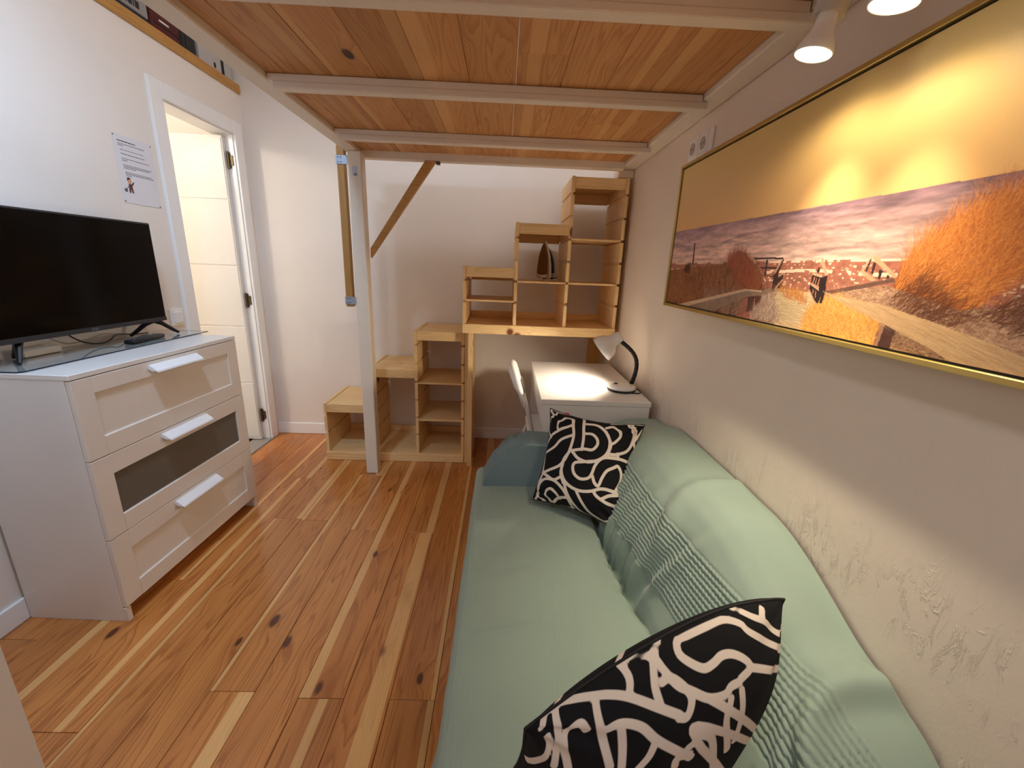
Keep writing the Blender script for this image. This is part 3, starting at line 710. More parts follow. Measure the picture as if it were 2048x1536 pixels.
# ------------------------------------------------------------------ sofa and throw
sf = empty('sofa', (.30, 1.0, 0), 'two seat sofa along the right wall under the green throw, arm in dark green', 'sofa')
MAT['sofa'] = flat('dark_green_cover', (112, 134, 138), .85, grain=.25, gs=700)
obj('seat', nb(-.075, .715, .22, 1.60, .03, .345, .03, 3), MAT['sofa'], sf)
bm = bmesh.new(); prism(bm, [(.46, .34), (.50, .56), (.56, .66), (.62, .69), (.715, .68), (.715, .346)], 'y', .95, 1.72)
obj('backrest', bm, MAT['sofa'], sf)
bm = bmesh.new(); prism(bm, [(-.085, .02), (-.085, .36), (-.062, .43), (-.02, .51), (.03, .585), (.07, .607), (.13, .612), (.50, .612), (.50, .02)], 'y', 1.600, 1.765)
bmesh.ops.bevel(bm, geom=[e for e in bm.edges], offset=.018, segments=3, affect='EDGES')
obj('armrest', bm, MAT['sofa'], sf, smooth=True)

k = NT('green_throw'); tc = k.n('ShaderNodeTexCoord')
c1, c2 = s2l((150, 168, 156)), s2l((138, 156, 146))
n1 = k.n('ShaderNodeTexNoise', i_Scale=5.0, i_Detail=3.0); k.t.links.new(tc.outputs['Object'], n1.inputs['Vector'])
wv = k.n('ShaderNodeTexNoise', i_Scale=900.0, i_Detail=1.0); k.t.links.new(tc.outputs['Object'], wv.inputs['Vector'])
k.col(k.mix(n1.outputs[0], c1, c2)); k.b.inputs['Roughness'].default_value = .9; k.b.inputs['Specular IOR Level'].default_value = .2
k.b.inputs['Sheen Weight'].default_value = .15; k.bump(wv.outputs[0], .25, .001); MAT['throw'] = k.m

def smooth(e0, e1, x):
    t = np.clip((x-e0)/(e1-e0), 0, 1); return t*t*(3-2*t)
def throw_mesh(ny=520, ns=430):
    Y = np.linspace(.26, 1.775, ny); base = [(-.135, .012), (-.118, .12), (-.108, .28), (-.104, .375), (-.098, .405), (-.080, .421), (-.03, .425), (.08, .424), (.20, .424), (.32, .421), (.390, .410), (.404, .362), (.412, .372), (.424, .445), (.448, .52), (.480, .60), (.515, .665), (.550, .705), (.59, .727), (.64, .733), (.69, .732), (.722, .728)]
    base = np.array(base); P = np.zeros((ny, ns, 3)); seat_ribs = np.zeros((ny, ns)); S = None
    for j, y in enumerate(Y):
        b = base.copy()
        zt = .73 - .135*(1-smooth(.46, .95, y)) - .20*(1-smooth(.24, .52, y)) - .05*smooth(1.5, 1.775, y)
        back = b[:, 0] > .41
        b[back, 1] = .41 + (b[back, 1]-.41)*(zt-.41)/.32
        sh = .055*smooth(.55, 1.3, y)-.055+.025            # crease swings towards the wall near the viewer
        wgt = np.clip((b[:, 0]-.1)/.3, 0, 1)*np.clip((.72-b[:, 0])/.25, 0, 1)
        b[:, 0] = b[:, 0] - sh*wgt*1.0
        b[:3, 0] += -.02*np.array([1, .6, .1])*(1-smooth(.5, 1.5, y)) + .005*np.sin(y*23)*np.array([1, .6, .1])
        d = np.r_[0, np.cumsum(np.hypot(*np.diff(b, axis=0).T))]
        q = np.linspace(0, d[-1], 900); x = np.interp(q, d, b[:, 0]); z = np.interp(q, d, b[:, 1])
        kz = np.hanning(25); kz /= kz.sum(); pad = 12
        xs_ = np.convolve(np.pad(x, pad, mode='reflect', reflect_type='odd'), kz, 'valid'); zs_ = np.convolve(np.pad(z, pad, mode='reflect', reflect_type='odd'), kz, 'valid')
        sq = np.linspace(0, 899, ns); P[j, :, 0] = np.interp(sq, np.arange(900), xs_); P[j, :, 1] = y; P[j, :, 2] = np.interp(sq, np.arange(900), zs_)
    du = np.gradient(P, axis=1); dv = np.gradient(P, axis=0)
    N = np.cross(dv, du); N /= np.linalg.norm(N, axis=2, keepdims=True)+1e-9
    N *= np.sign(N[ny//2, ns//3, 2])
    X, Z = P[..., 0], P[..., 2]; YY = np.broadcast_to(Y[:, None], X.shape)
    s = np.cumsum(np.r_[np.zeros((1, ny)), np.hypot(np.diff(X, axis=1), np.diff(Z, axis=1)).T], axis=0).T
    onback = (X > .37) & (s > .9)
    h = np.zeros_like(X)
    band = smooth(.116, .126, X)*smooth(.250, .240, X)*(Z > .40)*(1-onback)
    h += .0012*band*np.sin(2*np.pi*X/.0105)
    band = smooth(-.092, -.086, X)*smooth(-.035, -.045, X)*(Z > .35)
    h += .0009*band*np.sin(2*np.pi*X/.0095)
    z0 = .50+.0*YY
    scal = (np.maximum(Z-.41, 0))
    i0 = np.argmax(((X > .30) & (s > .75) & (Z > .425)), axis=1); s0 = s - s[np.arange(ny), i0][:, None]
    band = onback*smooth(.070, .080, s0)*smooth(.245, .236, s0)
    h += .0032*band*np.sin(2*np.pi*(s0+.004*np.sin(9*YY)*smooth(1.0, .7, YY))/.0128)
    r = np.random.default_rng(4)
    w = np.zeros_like(X)
    for _ in range(26):
        kk = r.uniform(3, 26); th = r.uniform(0, np.pi); w += np.sin(kk*(YY*np.cos(th)+s*np.sin(th))+r.uniform(0, 6.3)+1.2*np.sin(4*YY+3*s))/kk**.85
    w /= np.abs(w).max(); h += .0085*w*(.55+.9*onback)
    # gathers where seat and back meet
    cr = np.exp(-((X-.43)/.045)**2)*(X > .36)*(1-band*.4); ph = 26*YY+9*np.sin(5*YY)+22*(X-.4)
    h += .019*cr*(np.sin(ph)*.6+.4*np.sin(2.3*ph+1))*smooth(1.5, 1.3, YY)
    # two broad folds on the back and slack folds at the near end
    for (fy, fz, ry, rz, amp, tilt) in ((1.05, .68, .035, .10, .016, .5), (.93, .55, .02, .12, .010, -.3), (.50, .52, .03, .2, .018, .9), (.43, .50, .02, .2, .016, 1.2), (.37, .45, .025, .2, .018, 1.2)):
        dd = (YY-fy)-tilt*(Z-fz); h += amp*np.exp(-(dd/ry)**2-((Z-fz)/rz)**2)*onback - .5*amp*np.exp(-((dd-ry*1.6)/ry)**2-((Z-fz)/rz)**2)*onback
    for (fx, fy, rx, ry, amp) in ((.02, .86, .10, .012, .006), (.05, 1.10, .09, .02, -.006), (.14, 1.32, .10, .03, .005)):
        h += amp*np.exp(-((X-fx)/rx)**2-((YY-fy-.25*(X-fx))/ry)**2)*(1-onback)
    lim = np.clip((.7285-X)/.03, 0, 1); P += N*(h*np.clip(lim+.0, 0, 1))[..., None]
    P[..., 0] = np.minimum(P[..., 0], .7285); P[..., 2] = np.maximum(P[..., 2], .004)
    V = P.reshape(-1, 3); i = np.arange(ny*ns).reshape(ny, ns)
    F = np.stack([i[:-1, :-1], i[:-1, 1:], i[1:, 1:], i[1:, :-1]], -1).reshape(-1, 4)
    me = bpy.data.meshes.new('throw_blanket'); me.from_pydata(V.tolist(), [], F.tolist())
    me.polygons.foreach_set('use_smooth', [True]*len(me.polygons)); me.materials.append(MAT['throw'])
    o = bpy.data.objects.new('throw_blanket', me); COL.objects.link(o); return o
tag(throw_mesh(), 'sage green ribbed throw spread over the sofa seat and back', 'throw')
# traced print layouts: wall print in millimetres, cushion prints in the cushion own 0..1 frame
PR = {'horizon':[(3,1487),(1158,1475)],
'shore':[(24,1361),(801,1360),(1027,1360)],
'corners':[(13,1699),(26,1210),(1242,1188),(1084,1686)],
'grassL':[(12,1334),(181,1345),(405,1353),(475,1369),(497,1393),(536,1387),(570,1367),(619,1345),(637,1316),(654,1289),(686,1297),(692,1280),(653,1270),(586,1266),(448,1228),(262,1202),(133,1203),(5,1207)],
'pole':[(198,1430),(207,1430),(216,1357),(206,1357)],
'path':[(728,1297),(823,1294),(846,1272),(852,1246),(854,1206),(827,1200),(690,1204),(701,1229),(701,1274)],
'dry':[(651,1275),(685,1277),(739,1224),(720,1206),(607,1205),(630,1240),(656,1247)],
'railL':[(131,1210),(569,1289),(646,1288),(684,1297),(687,1287),(650,1277),(585,1269),(366,1201),(202,1198)],
'railLtop':[(131,1210),(569,1289),(646,1288),(648,1285),(576,1284),(191,1206)],
'railLpost':[[(590,1268),(619,1273),(625,1237),(595,1227)],[(623,1272),(645,1275),(652,1247),(632,1240)],[(516,1248),(544,1255),(545,1208),(504,1209)],[(428,1218),(470,1230),(455,1207),(410,1203)]],
'gateL':[[(586,1372),(708,1370),(709,1366),(587,1367)],[(641,1366),(648,1366),(652,1325),(646,1325)],[(619,1347),(689,1347),(690,1343),(620,1344)],[(634,1327),(683,1327),(684,1324),(634,1325)],[(705,1369),(712,1365),(700,1329),(686,1329)],[(683,1329),(702,1329),(709,1298),(688,1286)],[(702,1324),(720,1332),(722,1301),(707,1283)]],
'gateLlight':[[(703,1365),(708,1365),(690,1333),(685,1334)],[(703,1328),(719,1335),(721,1331),(704,1323)],[(698,1298),(721,1320),(722,1316),(700,1292)]],
'gateR':[[(818,1331),(848,1326),(864,1331),(863,1315),(854,1273),(846,1272),(818,1303)],[(836,1359),(836,1336),(829,1337)],[(857,1329),(857,1314),(857,1273),(865,1274),(867,1304)]],
'gateRlight':[[(837,1368),(843,1360),(864,1331),(855,1331),(838,1353),(833,1346)],[(818,1336),(849,1331),(847,1326),(819,1331)],[(820,1315),(846,1307),(847,1299),(821,1309)],[(817,1301),(849,1272),(844,1272),(817,1295)]],
'gaps':[[(825,1326),(829,1326),(826,1311),(823,1313)],[(833,1325),(835,1324),(834,1309),(831,1310)],[(840,1324),(843,1323),(843,1304),(839,1305)],[(829,1302),(832,1300),(834,1291),(831,1293)],[(838,1298),(841,1296),(843,1283),(840,1285)]],
'bench':[[(961,1368),(969,1367),(1023,1332),(1016,1329),(967,1358)],[(940,1339),(952,1340),(985,1324),(971,1322)],[(957,1365),(961,1366),(949,1338),(942,1339)]],
'benchd':[[(967,1357),(973,1355),(973,1334),(967,1337)],[(983,1344),(991,1341),(989,1325),(984,1328)],[(1001,1335),(1008,1332),(1007,1327),(1002,1328)],[(958,1362),(961,1361),(957,1339),(953,1340)]],
'railF':[(862,1298),(953,1316),(1016,1329),(1021,1323),(958,1309),(880,1293)],
'dune1':[(880,1293),(958,1309),(1009,1315),(1055,1307),(1106,1297),(1117,1289),(1166,1288),(1212,1298),(1261,1311),(1294,1204),(1190,1246),(1092,1262),(1001,1284),(947,1290)],
'grassR':[(1020,1312),(1025,1345),(1037,1363),(1066,1380),(1085,1392),(1108,1407),(1133,1420),(1172,1429),(1222,1442),(1247,1359),(1200,1338),(1169,1314),(1162,1293),(1140,1285),(1105,1293),(1066,1303),(1039,1309)],
'rail':[(857,1299),(900,1291),(1001,1284),(1102,1265),(1190,1246),(1231,1236),(1289,1221),(1301,1180),(1245,1191),(1200,1195),(1162,1206),(1105,1226),(1017,1252),(962,1267),(898,1284)],
'grassC':[(849,1271),(902,1284),(962,1267),(1012,1254),(1010,1227),(1014,1195),(910,1198),(821,1201),(828,1237)],
'post':[(1020,1251),(1046,1243),(1043,1197),(1013,1197)],
'postl':[(1017,1252),(1024,1250),(1019,1202),(1013,1197)],
'under':[(1042,1245),(1105,1226),(1162,1206),(1150,1190),(1044,1194)],
'block':[(1149,1208),(1163,1207),(1159,1192),(1147,1194)],
'dark':[(1164,1205),(1200,1195),(1246,1190),(1302,1178),(1307,1162),(1225,1187),(1159,1192)],
}
C1 = [(0.205, 1.6, 0.778), (0.562, 1.5, 0.757), (0.442, 1.243, 0.446), (0.134, 1.452, 0.449)]
T1 = 0.064
K1 = {'pinch': 0.12, 'wr': 0.01}
LINES1 = [[(0.298, 0.095), (0.347, 0.257), (0.349, 0.39), (0.336, 0.463), (0.308, 0.545), (0.252, 0.613), (0.102, 0.684)], [(0.181, 0.253), (0.159, 0.21), (0.182, 0.134), (0.229, 0.097), (0.277, 0.089), (0.311, 0.125)], [(0.097, 0.324), (0.016, 0.251), (0.0, 0.163), (0.101, 0.045)], [(0.018, 0.398), (0.109, 0.304), (0.207, 0.237), (0.306, 0.17)], [(0.0, 0.505), (0.158, 0.432), (0.229, 0.34), (0.336, 0.272)], [(0.381, 0.018), (0.444, 0.239), (0.462, 0.398)], [(0.433, 0.121), (0.527, 0.115), (0.615, 0.155), (0.689, 0.223), (0.714, 0.299), (0.702, 0.384), (0.646, 0.453), (0.55, 0.498), (0.448, 0.486), (0.386, 0.443), (0.345, 0.411)], [(0.454, 0.234), (0.525, 0.227), (0.582, 0.267), (0.596, 0.323), (0.559, 0.38), (0.477, 0.389), (0.375, 0.422)], [(0.632, 0.127), (0.693, 0.091), (0.757, 0.128), (0.788, 0.179), (0.761, 0.245), (0.725, 0.283)], [(0.642, 0.172), (0.695, 0.233), (0.724, 0.299), (0.707, 0.41)], [(0.83, 0.014), (0.89, 0.095), (0.929, 0.206), (0.899, 0.305), (0.804, 0.363), (0.712, 0.384)], [(0.666, 0.043), (0.771, 0.016), (0.872, 0.0), (0.993, 0.0)], [(0.861, 0.0), (0.941, 0.123), (0.933, 0.195), (1.0, 0.299)], [(1.0, 0.066), (0.965, 0.158), (0.932, 0.227)], [(0.345, 0.442), (0.308, 0.525), (0.311, 0.628), (0.361, 0.71), (0.446, 0.757), (0.539, 0.768), (0.639, 0.744), (0.725, 0.7), (0.815, 0.687), (1.0, 0.69)], [(0.621, 0.473), (0.494, 0.508), (0.424, 0.532), (0.415, 0.579), (0.448, 0.636), (0.515, 0.663), (0.585, 0.638), (0.608, 0.587), (0.617, 0.525), (0.646, 0.463), (0.702, 0.421), (0.833, 0.401), (0.948, 0.406)], [(0.619, 0.613), (0.652, 0.665), (0.693, 0.68), (0.709, 0.603), (0.737, 0.534), (0.796, 0.487), (0.831, 0.467), (0.872, 0.509), (0.885, 0.581), (0.857, 0.675)], [(0.712, 0.415), (0.808, 0.394), (0.804, 0.358)], [(0.373, 0.735), (0.418, 0.821), (0.5, 0.922), (0.607, 1.0), (0.928, 1.0), (1.0, 0.924)], [(0.509, 0.782), (0.581, 0.872), (0.655, 0.948), (0.766, 0.973), (0.851, 0.948), (0.944, 0.878), (1.0, 0.812), (0.912, 0.797), (0.799, 0.797), (0.711, 0.775), (0.664, 0.74)], [(0.755, 0.779), (0.82, 0.727), (0.912, 0.698), (1.0, 0.695)], [(0.08, 0.939), (0.073, 0.822), (0.132, 0.747), (0.253, 0.741), (0.368, 0.795), (0.431, 0.875), (0.479, 0.973)], [(0.258, 1.0), (0.209, 0.942), (0.187, 0.871), (0.236, 0.831), (0.299, 0.851), (0.347, 0.904)], [(0.257, 0.986), (0.338, 0.9), (0.431, 0.865)], [(0.341, 1.0), (0.393, 1.0), (0.479, 0.973)], [(0.081, 0.686), (0.17, 0.711), (0.252, 0.736), (0.31, 0.7), (0.334, 0.679)], [(0.017, 0.324), (0.018, 0.398), (0.029, 0.494), (0.074, 0.615), (0.088, 0.727), (0.019, 0.834)], [(0.019, 0.476), (0.019, 0.655), (0.019, 0.734), (0.019, 0.834)], [(0.018, 0.887), (0.0, 0.989), (0.048, 1.0), (0.096, 0.897)], [(0.309, 0.561), (0.313, 0.659), (0.364, 0.74)], [(1.0, 0.548), (1.0, 0.632), (1.0, 0.759)], [(0.08, 0.939), (0.175, 1.0)], [(1.0, 0.163), (1.0, 0.257), (1.0, 0.325)], [(0.061, 0.071), (0.0, 0.0), (0.081, 0.005), (0.164, 0.0), (0.233, 0.0)], [(1.0, 0.882), (1.0, 0.967)]]
C2 = [(0.049, 0.427, 0.708), (0.498, 0.581, 0.792), (0.321, 0.524, 0.417), (0.039, 0.539, 0.427)]
T2 = 0.121
K2 = {'pinch': 0.04, 'wr': 0.007, 'bow': 0.085, 'kb': 0.3}
LINES2 = [[(0.439, 0.0), (0.41, 0.025), (0.408, 0.039), (0.422, 0.078), (0.445, 0.115), (0.477, 0.14), (0.525, 0.174), (0.574, 0.184), (0.597, 0.173), (0.628, 0.172)], [(0.706, 0.0), (0.753, 0.036), (0.802, 0.059), (0.865, 0.102), (0.932, 0.095)], [(0.956, 0.196), (0.737, 0.086), (0.7, 0.048), (0.65, 0.025), (0.583, 0.025), (0.523, 0.025), (0.488, 0.025), (0.475, 0.051), (0.492, 0.079), (0.528, 0.108), (0.561, 0.108), (0.594, 0.1), (0.63, 0.107), (0.666, 0.13), (0.679, 0.152), (0.633, 0.167)], [(0.679, 0.152), (0.964, 0.236), (0.884, 0.15)], [(0.82, 0.022), (0.796, 0.045)], [(0.335, 0.0), (0.404, 0.025)], [(0.318, 0.0), (0.307, 0.0), (0.316, 0.024), (0.321, 0.055), (0.31, 0.087)], [(0.398, 0.039), (0.384, 0.092), (0.389, 0.138)], [(0.405, 0.093), (0.431, 0.093), (0.463, 0.128), (0.476, 0.157), (0.46, 0.189), (0.437, 0.183)], [(0.21, 0.038), (0.258, 0.058), (0.31, 0.087), (0.379, 0.137), (0.437, 0.178)], [(0.21, 0.038), (0.16, 0.017), (0.109, 0.0), (0.097, 0.024), (0.108, 0.098), (0.115, 0.225)], [(0.217, 0.047), (0.222, 0.113), (0.262, 0.241)], [(0.156, 0.242), (0.127, 0.133), (0.131, 0.093), (0.166, 0.083), (0.188, 0.115)], [(0.235, 0.134), (0.279, 0.134), (0.333, 0.163), (0.375, 0.209), (0.436, 0.262), (0.484, 0.303)], [(0.28, 0.145), (0.289, 0.195), (0.293, 0.252)], [(0.375, 0.209), (0.361, 0.244), (0.338, 0.269)], [(0.525, 0.174), (1.0, 0.559), (0.517, 0.238), (0.49, 0.26), (0.467, 0.268)], [(0.594, 0.2), (0.581, 0.252), (0.617, 0.349)], [(0.633, 0.193), (0.636, 0.246), (0.634, 0.327)], [(0.053, 0.035), (0.069, 0.0), (0.122, 0.0)], [(0.025, 0.395), (0.086, 0.154), (0.073, 0.075)], [(0.44, 0.31), (0.44, 0.284), (0.476, 0.29)], [(0.917, 0.733), (0.515, 0.295), (0.537, 0.274), (0.591, 0.397)]]
# ------------------------------------------------------------------ cushions
def seg_dist(U, V, lines):
    D = np.full(U.shape, 9.0)
    for ln in lines:
        p = np.array(ln, float)
        # smooth the traced polyline (Catmull-Rom)
        if len(p) > 2:
            q = np.vstack([2*p[0]-p[1], p, 2*p[-1]-p[-2]]); out = []
            for i in range(1, len(q)-2):
                for t in np.linspace(0, 1, 6, endpoint=False):
                    a, b, c, d = q[i-1], q[i], q[i+1], q[i+2]
                    out.append(.5*((2*b)+(-a+c)*t+(2*a-5*b+4*c-d)*t*t+(-a+3*b-3*c+d)*t**3))
            p = np.vstack([out, p[-1]])
        for a, b in zip(p, p[1:]):
            d = b-a; L2 = d@d+1e-12
            t = np.clip(((U-a[0])*d[0]+(V-a[1])*d[1])/L2, 0, 1)
            D = np.minimum(D, np.hypot(U-a[0]-t*d[0], V-a[1]-t*d[1]))
    return D

k = NT('black_and_white_print'); at = k.n('ShaderNodeAttribute', attribute_name='line_distance')
tc = k.n('ShaderNodeTexCoord'); wv = k.n('ShaderNodeTexNoise', i_Scale=800.0, i_Detail=1.0); k.t.links.new(tc.outputs['Object'], wv.inputs['Vector'])
ln = k.math('ADD', at.outputs['Fac'], 0.0)
k.col(k.mix(k.ramp(ln, [(.0, 0), (.0130, 0), (.0150, 1)]), s2l((232, 220, 208)), s2l((24, 24, 27))))
k.b.inputs['Roughness'].default_value = .85; k.b.inputs['Specular IOR Level'].default_value = .2; k.bump(wv.outputs[0], .2, .0008); MAT['print'] = k.m

def cushion(name, label, cs, T, lines, lines_back, seed, thin=1.0, **kw):
    n = 190; F, K, U, V, N = pillow_grid(cs, T, n, seed, **kw)
    c = sum((Vector(x) for x in cs), Vector())/4
    root = empty(name, c, label, 'cushion', 'black and white patterned cushions')
    i = np.arange(n*n).reshape(n, n); q = np.stack([i[:-1, :-1], i[:-1, 1:], i[1:, 1:], i[1:, :-1]], -1).reshape(-1, 4)
    for nm, P, ls, qq in (('front_cover', F, lines, q), ('back_cover', K, lines_back, q[:, ::-1])):
        me = bpy.data.meshes.new(nm); me.from_pydata((P.reshape(-1, 3)-np.array(c)).tolist(), [], qq.tolist())
        D = seg_dist(U, V, ls)*thin
        a = me.attributes.new('line_distance', 'FLOAT', 'POINT'); a.data.foreach_set('value', D.reshape(-1).astype(np.float32))
        me.polygons.foreach_set('use_smooth', [True]*len(me.polygons)); me.materials.append(MAT['print'])
        o = bpy.data.objects.new(nm, me); COL.objects.link(o); o.parent = root
    # seam piping round the edge
    e = np.vstack([F[0, :-1], F[:-1, -1], F[-1, :0:-1], F[:0:-1, 0]])[::3]
    bm = tube(bmesh.new(), [tuple(p) for p in e]+[tuple(e[0])], .0022, 6, caps=False)
    obj('piping', bm, MAT['pipe'], root, smooth=True)
    return root
MAT['pipe'] = flat('dark_seam', (30, 29, 31), .85)
BACK = [[(.1, 0), (.2, .3), (.1, .6), (.25, 1)], [(.3, 0), (.45, .3), (.7, .35), (.9, .1)], [(.4, 1), (.45, .7), (.7, .6), (1, .7)], [(.25, .45), (.5, .5), (.6, .8), (.8, 1)]]
c1 = cushion('throw_cushion', 'patterned black and white cushion leaning at the far end of the sofa', C1, T1, LINES1, BACK, 3, **K1)
obj('label', nb(.262, .280, 1.574, 1.590, .752, .764), flat('red_label', (190, 40, 50), .7), c1)
c2 = cushion('throw_cushion', 'nearest patterned black and white cushion, at the bottom of the view on the sofa', C2, T2, LINES2, BACK, 8, 1.3, **K2)

# ------------------------------------------------------------------ framed beach print
fp = empty('framed_picture', (.70, 1.05, 1.45), 'wide gilt framed print of a beach boardwalk at sunset on the right wall', 'picture')
PX0, PY0, PY1, PZ0, PZ1 = .664, .335, 1.745, 1.196, 1.717
FW = .011
for nm, a in (('frame_rail', (PY0, PY1, PZ0, PZ0+FW)), ('frame_rail', (PY0, PY1, PZ1-FW, PZ1)), ('frame_rail', (PY0, PY0+FW, PZ0+FW+.0002, PZ1-FW-.0002)), ('frame_rail', (PY1-FW, PY1, PZ0+FW+.0002, PZ1-FW-.0002))):
    obj(nm, nb(PX0, XR-.006, *a, .0015), MAT['gold'], fp)
obj('gap_backing', nb(.6745, .679, PY0+FW+.0002, PY1-FW-.0002, PZ0+FW+.0002, PZ1-FW-.0002), MAT['black'], fp)
PYL = 1.785                                                   # print s = PYL - y (mm), t = z (mm)
S0, S1, T0_, T1_ = PYL-(PY1-FW-.004), PYL-(PY0+FW+.004), PZ0+FW+.004, PZ1-FW-.004
GW, GH = 960, 352
sx = np.linspace(S0, S1, GW)*1000; tz = np.linspace(T0_, T1_, GH)*1000
SX, TZ = np.meshgrid(sx, tz); IMG = np.zeros((GH, GW, 3)); pr = np.random.default_rng(11)
def C(*c): return np.array(s2l(c))
def inpoly(p):
    p = np.array(p, float)+np.array([40, 0]); ins = np.zeros(SX.shape, bool); x0, z0 = p[-1]
    for x1, z1 in p:
        with np.errstate(divide='ignore', invalid='ignore'):
            cr = ((z1 > TZ) != (z0 > TZ)) & (SX < (x0-x1)*(TZ-z1)/(z0-z1+1e-9)+x1)
        ins ^= cr; x0, z0 = x1, z1
    return ins
def sm_noise(fx, fz, seed, oct=4):
    r = np.random.default_rng(seed); o = np.zeros(SX.shape)
    for i in range(oct):
        g = r.random((int(np.ptp(TZ)*fz*2**i/1000)+3, int(np.ptp(SX)*fx*2**i/1000)+3))
        gx = (SX-SX.min())/np.ptp(SX)*(g.shape[1]-2); gz = (TZ-TZ.min())/np.ptp(TZ)*(g.shape[0]-2)
        ix, iz = gx.astype(int), gz.astype(int); fx_, fz_ = gx-ix, gz-iz; fx_ = fx_*fx_*(3-2*fx_); fz_ = fz_*fz_*(3-2*fz_)
        o += ((g[iz, ix]*(1-fx_)+g[iz, ix+1]*fx_)*(1-fz_)+(g[iz+1, ix]*(1-fx_)+g[iz+1, ix+1]*fx_)*fz_)/2**i
    return o/(2-.5**(oct-1))
def fill(p, c, soft=None, tex=0.0, seed=1):
    m = inpoly(p); n = (sm_noise(60, 60, seed, 4)-.5)*2*tex
    IMG[m] = np.clip(np.array(c)*(1+n[m][:, None]), 0, 1)
def strokes(p, cols, n, ln, ang, spread, bend=.3, alpha=.7, seed=2, over=0):
    """short curved blades rooted inside a polygon"""
    r = np.random.default_rng(seed); m = inpoly(p); iz, ix = np.nonzero(m)
    if len(iz) == 0: return
    sel = r.integers(0, len(iz), n); order = np.argsort(-iz[sel]); sel = sel[order]
    L = r.uniform(.4, 1, n)*ln; th = np.radians(ang+r.normal(0, spread, n)); bd = r.normal(0, bend, n)
    cc = np.array([cols[i] for i in r.integers(0, len(cols), n)])*r.uniform(.75, 1.2, (n, 1))
    kx = (GW-1)/np.ptp(SX); kz = (GH-1)/np.ptp(TZ)
    for t in np.linspace(0, 1, int(ln*kx)+2):
        x = ix[sel]+L*t*np.cos(th+bd*t)*kx; z = iz[sel]+L*t*np.sin(th+bd*t)*kz
        xi, zi = np.clip(np.round(x).astype(int), 0, GW-1), np.clip(np.round(z).astype(int), 0, GH-1)
        a = alpha*(1-.6*t); IMG[zi, xi] = IMG[zi, xi]*(1-a)+np.clip(cc, 0, 1)*a
hz = np.array(PR['horizon'], float)+[40, 0]; hl = np.interp(SX, hz[:, 0], hz[:, 1])-6
tt = np.clip((TZ-hl)/220, 0, 1)[..., None]
IMG[:] = C(228, 178, 116)*(1-tt)+C(222, 192, 124)*tt
shl = 1362.0; sea = TZ < hl
f = np.clip((hl-TZ)/(hl-shl), 0, 1)[..., None]
seac = C(158, 122, 134)*(1-f)**1.2 + C(228, 188, 172)*(1-(1-f)**1.2); seac = seac*(1-.3*np.clip((SX-500)/700, 0, 1))[..., None]
gl = (np.exp(-((SX-520)/230)**2)*np.clip(f[..., 0]*1.6, 0, 1))[..., None]; seac = seac*(1-.55*gl)+C(246, 196, 178)*.55*gl
n = sm_noise(14, 110, 5, 4)-.5; n2 = sm_noise(50, 260, 6, 3)-.5
seac = seac*np.clip(1+1.0*n+.55*n2, .35, 1.5)[..., None]
st = np.clip((sm_noise(7, 75, 9, 4)-.60)*5, 0, 1)[..., None]; seac = seac*(1-.55*st)+C(96, 76, 84)*.55*st
IMG[sea] = np.clip(seac[sea], 0, 1)
b = TZ < shl; nb_ = sm_noise(90, 140, 12, 3)
IMG[b] = (C(168, 104, 84)*(.65+.7*nb_[..., None]))[b]
sp2 = (sm_noise(120, 260, 13, 2) > .74) & b & (TZ > 1300); IMG[sp2] = C(250, 214, 188)
ln_ = b & (np.abs(TZ-1337-3*np.sin(SX/60)) < 3.5) & (sm_noise(60, 20, 3, 2) > .42); IMG[ln_] = C(244, 206, 178)
w0 = b & (TZ > shl-5) & (sm_noise(40, 20, 31, 2) > .45); IMG[w0] = C(240, 206, 180)
fill(PR['grassL'], C(126, 76, 46), tex=.7, seed=20)
strokes(PR['grassL'], [C(166, 100, 58), C(96, 56, 34), C(190, 130, 80), C(140, 72, 48)], 5200, 26, 88, 18, .4, .6, 21)
strokes([(437, 1368), (470, 1378), (545, 1365), (610, 1310), (640, 1288), (540, 1290)], [C(176, 92, 56), C(130, 62, 42)], 1500, 42, 92, 16, .3, .5, 22)
fill(PR['pole'], C(48, 28, 26)); strokes([(150, 1350), (190, 1350), (195, 1325), (145, 1325)], [C(70, 40, 30)], 260, 24, 90, 20, .2, .6, 23)
for q in PR['gateL']: fill(q, C(62, 40, 36), tex=.3)
for q in PR['gateLlight']: fill(q, C(196, 150, 120))
fill(PR['path'], C(226, 196, 152), tex=.12, seed=30)
strokes(PR['path'], [C(198, 164, 124), C(240, 214, 172), C(180, 146, 110)], 900, 46, 176, 4, .05, .35, 31)
for q in PR['railLpost']: fill(q, C(92, 58, 44), tex=.4)
fill(PR['dry'], C(150, 112, 92), tex=.5, seed=33); strokes(PR['dry'], [C(206, 172, 148), C(120, 84, 66), C(226, 198, 176)], 1100, 24, 80, 28, .5, .6, 34)
strokes([(330, 1262), (560, 1262), (560, 1212), (330, 1212)], [C(150, 104, 78), C(80, 50, 38), C(190, 150, 122)], 1300, 44, 84, 24, .4, .55, 35)
fill(PR['railL'], C(150, 122, 102), tex=.2, seed=36); fill(PR['railLtop'], C(212, 178, 146), tex=.12)
fill(PR['dune1'], C(186, 142, 112), tex=.45, seed=40)
strokes(PR['dune1'], [C(222, 182, 148), C(150, 106, 82), C(128, 86, 64), C(206, 160, 124)], 3600, 36, 200, 26, .4, .45, 41)
for q in PR['benchd']: fill(q, C(64, 42, 38))
for q in PR['bench']: fill(q, C(206, 160, 124), tex=.15)
fill(PR['railF'], C(110, 78, 66), tex=.3)
fill(PR['grassR'], C(196, 108, 44), tex=.35, seed=44)
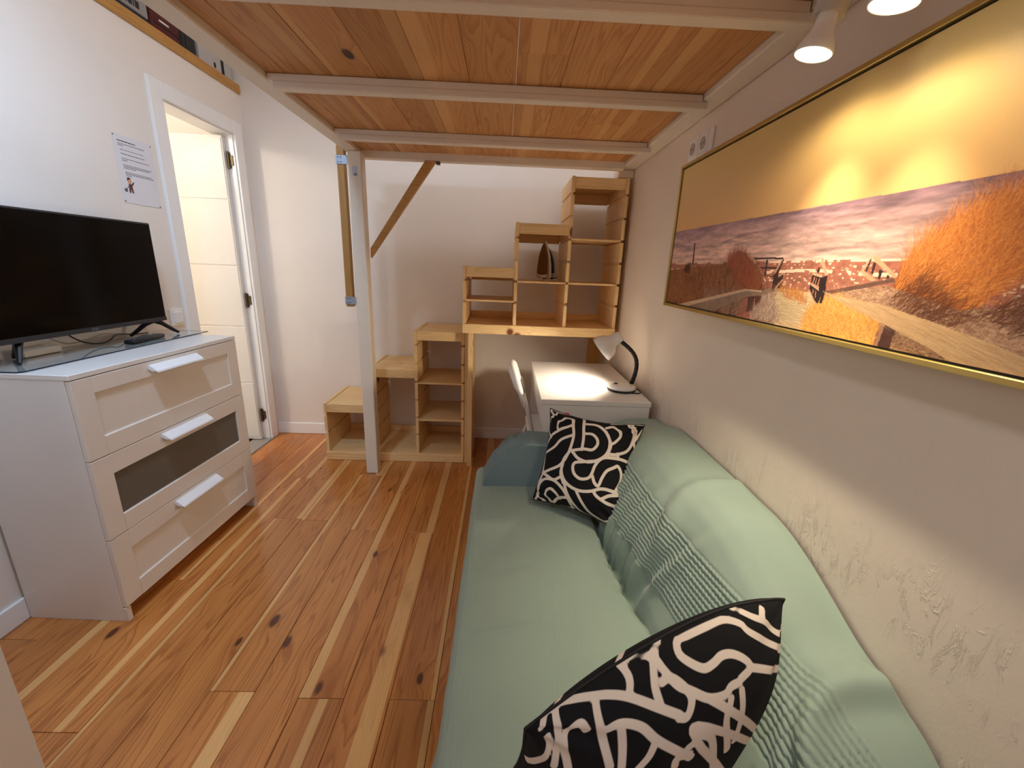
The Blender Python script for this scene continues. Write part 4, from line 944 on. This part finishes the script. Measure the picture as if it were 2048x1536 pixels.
strokes(PR['grassR'], [C(226, 140, 62), C(176, 90, 38), C(214, 124, 54), C(150, 74, 34), C(236, 160, 84)], 9000, 70, 62, 16, .4, .4, 45)
strokes([(1010, 1290), (1060, 1330), (1120, 1290), (1240, 1250), (1240, 1330), (1100, 1240)], [C(110, 62, 36), C(92, 50, 32)], 700, 50, 40, 20, .4, .5, 46)
fill(PR['under'], C(140, 98, 72), tex=.5, seed=47); strokes(PR['under'], [C(190, 146, 108), C(100, 66, 48)], 900, 34, 40, 30, .5, .55, 48)
fill(PR['grassC'], C(214, 140, 60), tex=.35, seed=50)
strokes(PR['grassC'], [C(240, 176, 84), C(196, 116, 48), C(228, 150, 70), C(250, 200, 116)], 5200, 26, 120, 26, .5, .5, 51)
for q in PR['gateR']: fill(q, C(48, 34, 34), tex=.35)
for q in PR['gateRlight']: fill(q, C(214, 168, 134), tex=.2)
for q in PR['gaps']: fill(q, C(196, 128, 98), tex=.2)
fill(PR['post'], C(86, 54, 46), tex=.25); fill(PR['postl'], C(168, 124, 96))
fill(PR['rail'], C(206, 166, 120), tex=.12, seed=53); strokes(PR['rail'], [C(186, 144, 102), C(220, 184, 138)], 500, 70, -16, 4, .05, .3, 54)
strokes([(700, 1296), (800, 1290), (830, 1262), (760, 1272)], [C(190, 110, 50), C(222, 150, 76)], 300, 26, 110, 30, .4, .5, 56)
fill(PR['dark'], C(52, 34, 30)); fill(PR['block'], C(200, 152, 112), tex=.2)
verts = np.stack([np.full(SX.size, .671), PYL-SX.reshape(-1)/1000, TZ.reshape(-1)/1000], -1)-np.array(fp.location)
i = np.arange(GW*GH).reshape(GH, GW); q = np.stack([i[:-1, :-1], i[1:, :-1], i[1:, 1:], i[:-1, 1:]], -1).reshape(-1, 4)
nv_ = len(verts); back = verts+np.array([.0025, 0, 0]); rim = [0, GW-1, GW*GH-1, GW*(GH-1)]
me = bpy.data.meshes.new('print'); me.from_pydata(np.vstack([verts, back[rim]]).tolist(), [], q.tolist()+[[nv_+3, nv_+2, nv_+1, nv_]])
ca = me.color_attributes.new('ink', 'FLOAT_COLOR', 'POINT'); cc = np.ones((nv_+4, 4)); cc[:nv_, :3] = np.clip(IMG.reshape(-1, 3), 0, 1)
ca.data.foreach_set('color', cc.reshape(-1).astype(np.float32))
k = NT('printed_picture'); a_ = k.n('ShaderNodeAttribute', attribute_name='ink'); k.col(a_.outputs['Color']); k.b.inputs['Roughness'].default_value = .42; k.b.inputs['Specular IOR Level'].default_value = .4
tc = k.n('ShaderNodeTexCoord'); cv_ = k.n('ShaderNodeTexNoise', i_Scale=500.0, i_Detail=1.0); k.t.links.new(tc.outputs['Object'], cv_.inputs['Vector']); k.bump(cv_.outputs[0], .12, .001)
me.materials.append(k.m); o = bpy.data.objects.new('print', me); COL.objects.link(o); o.parent = fp
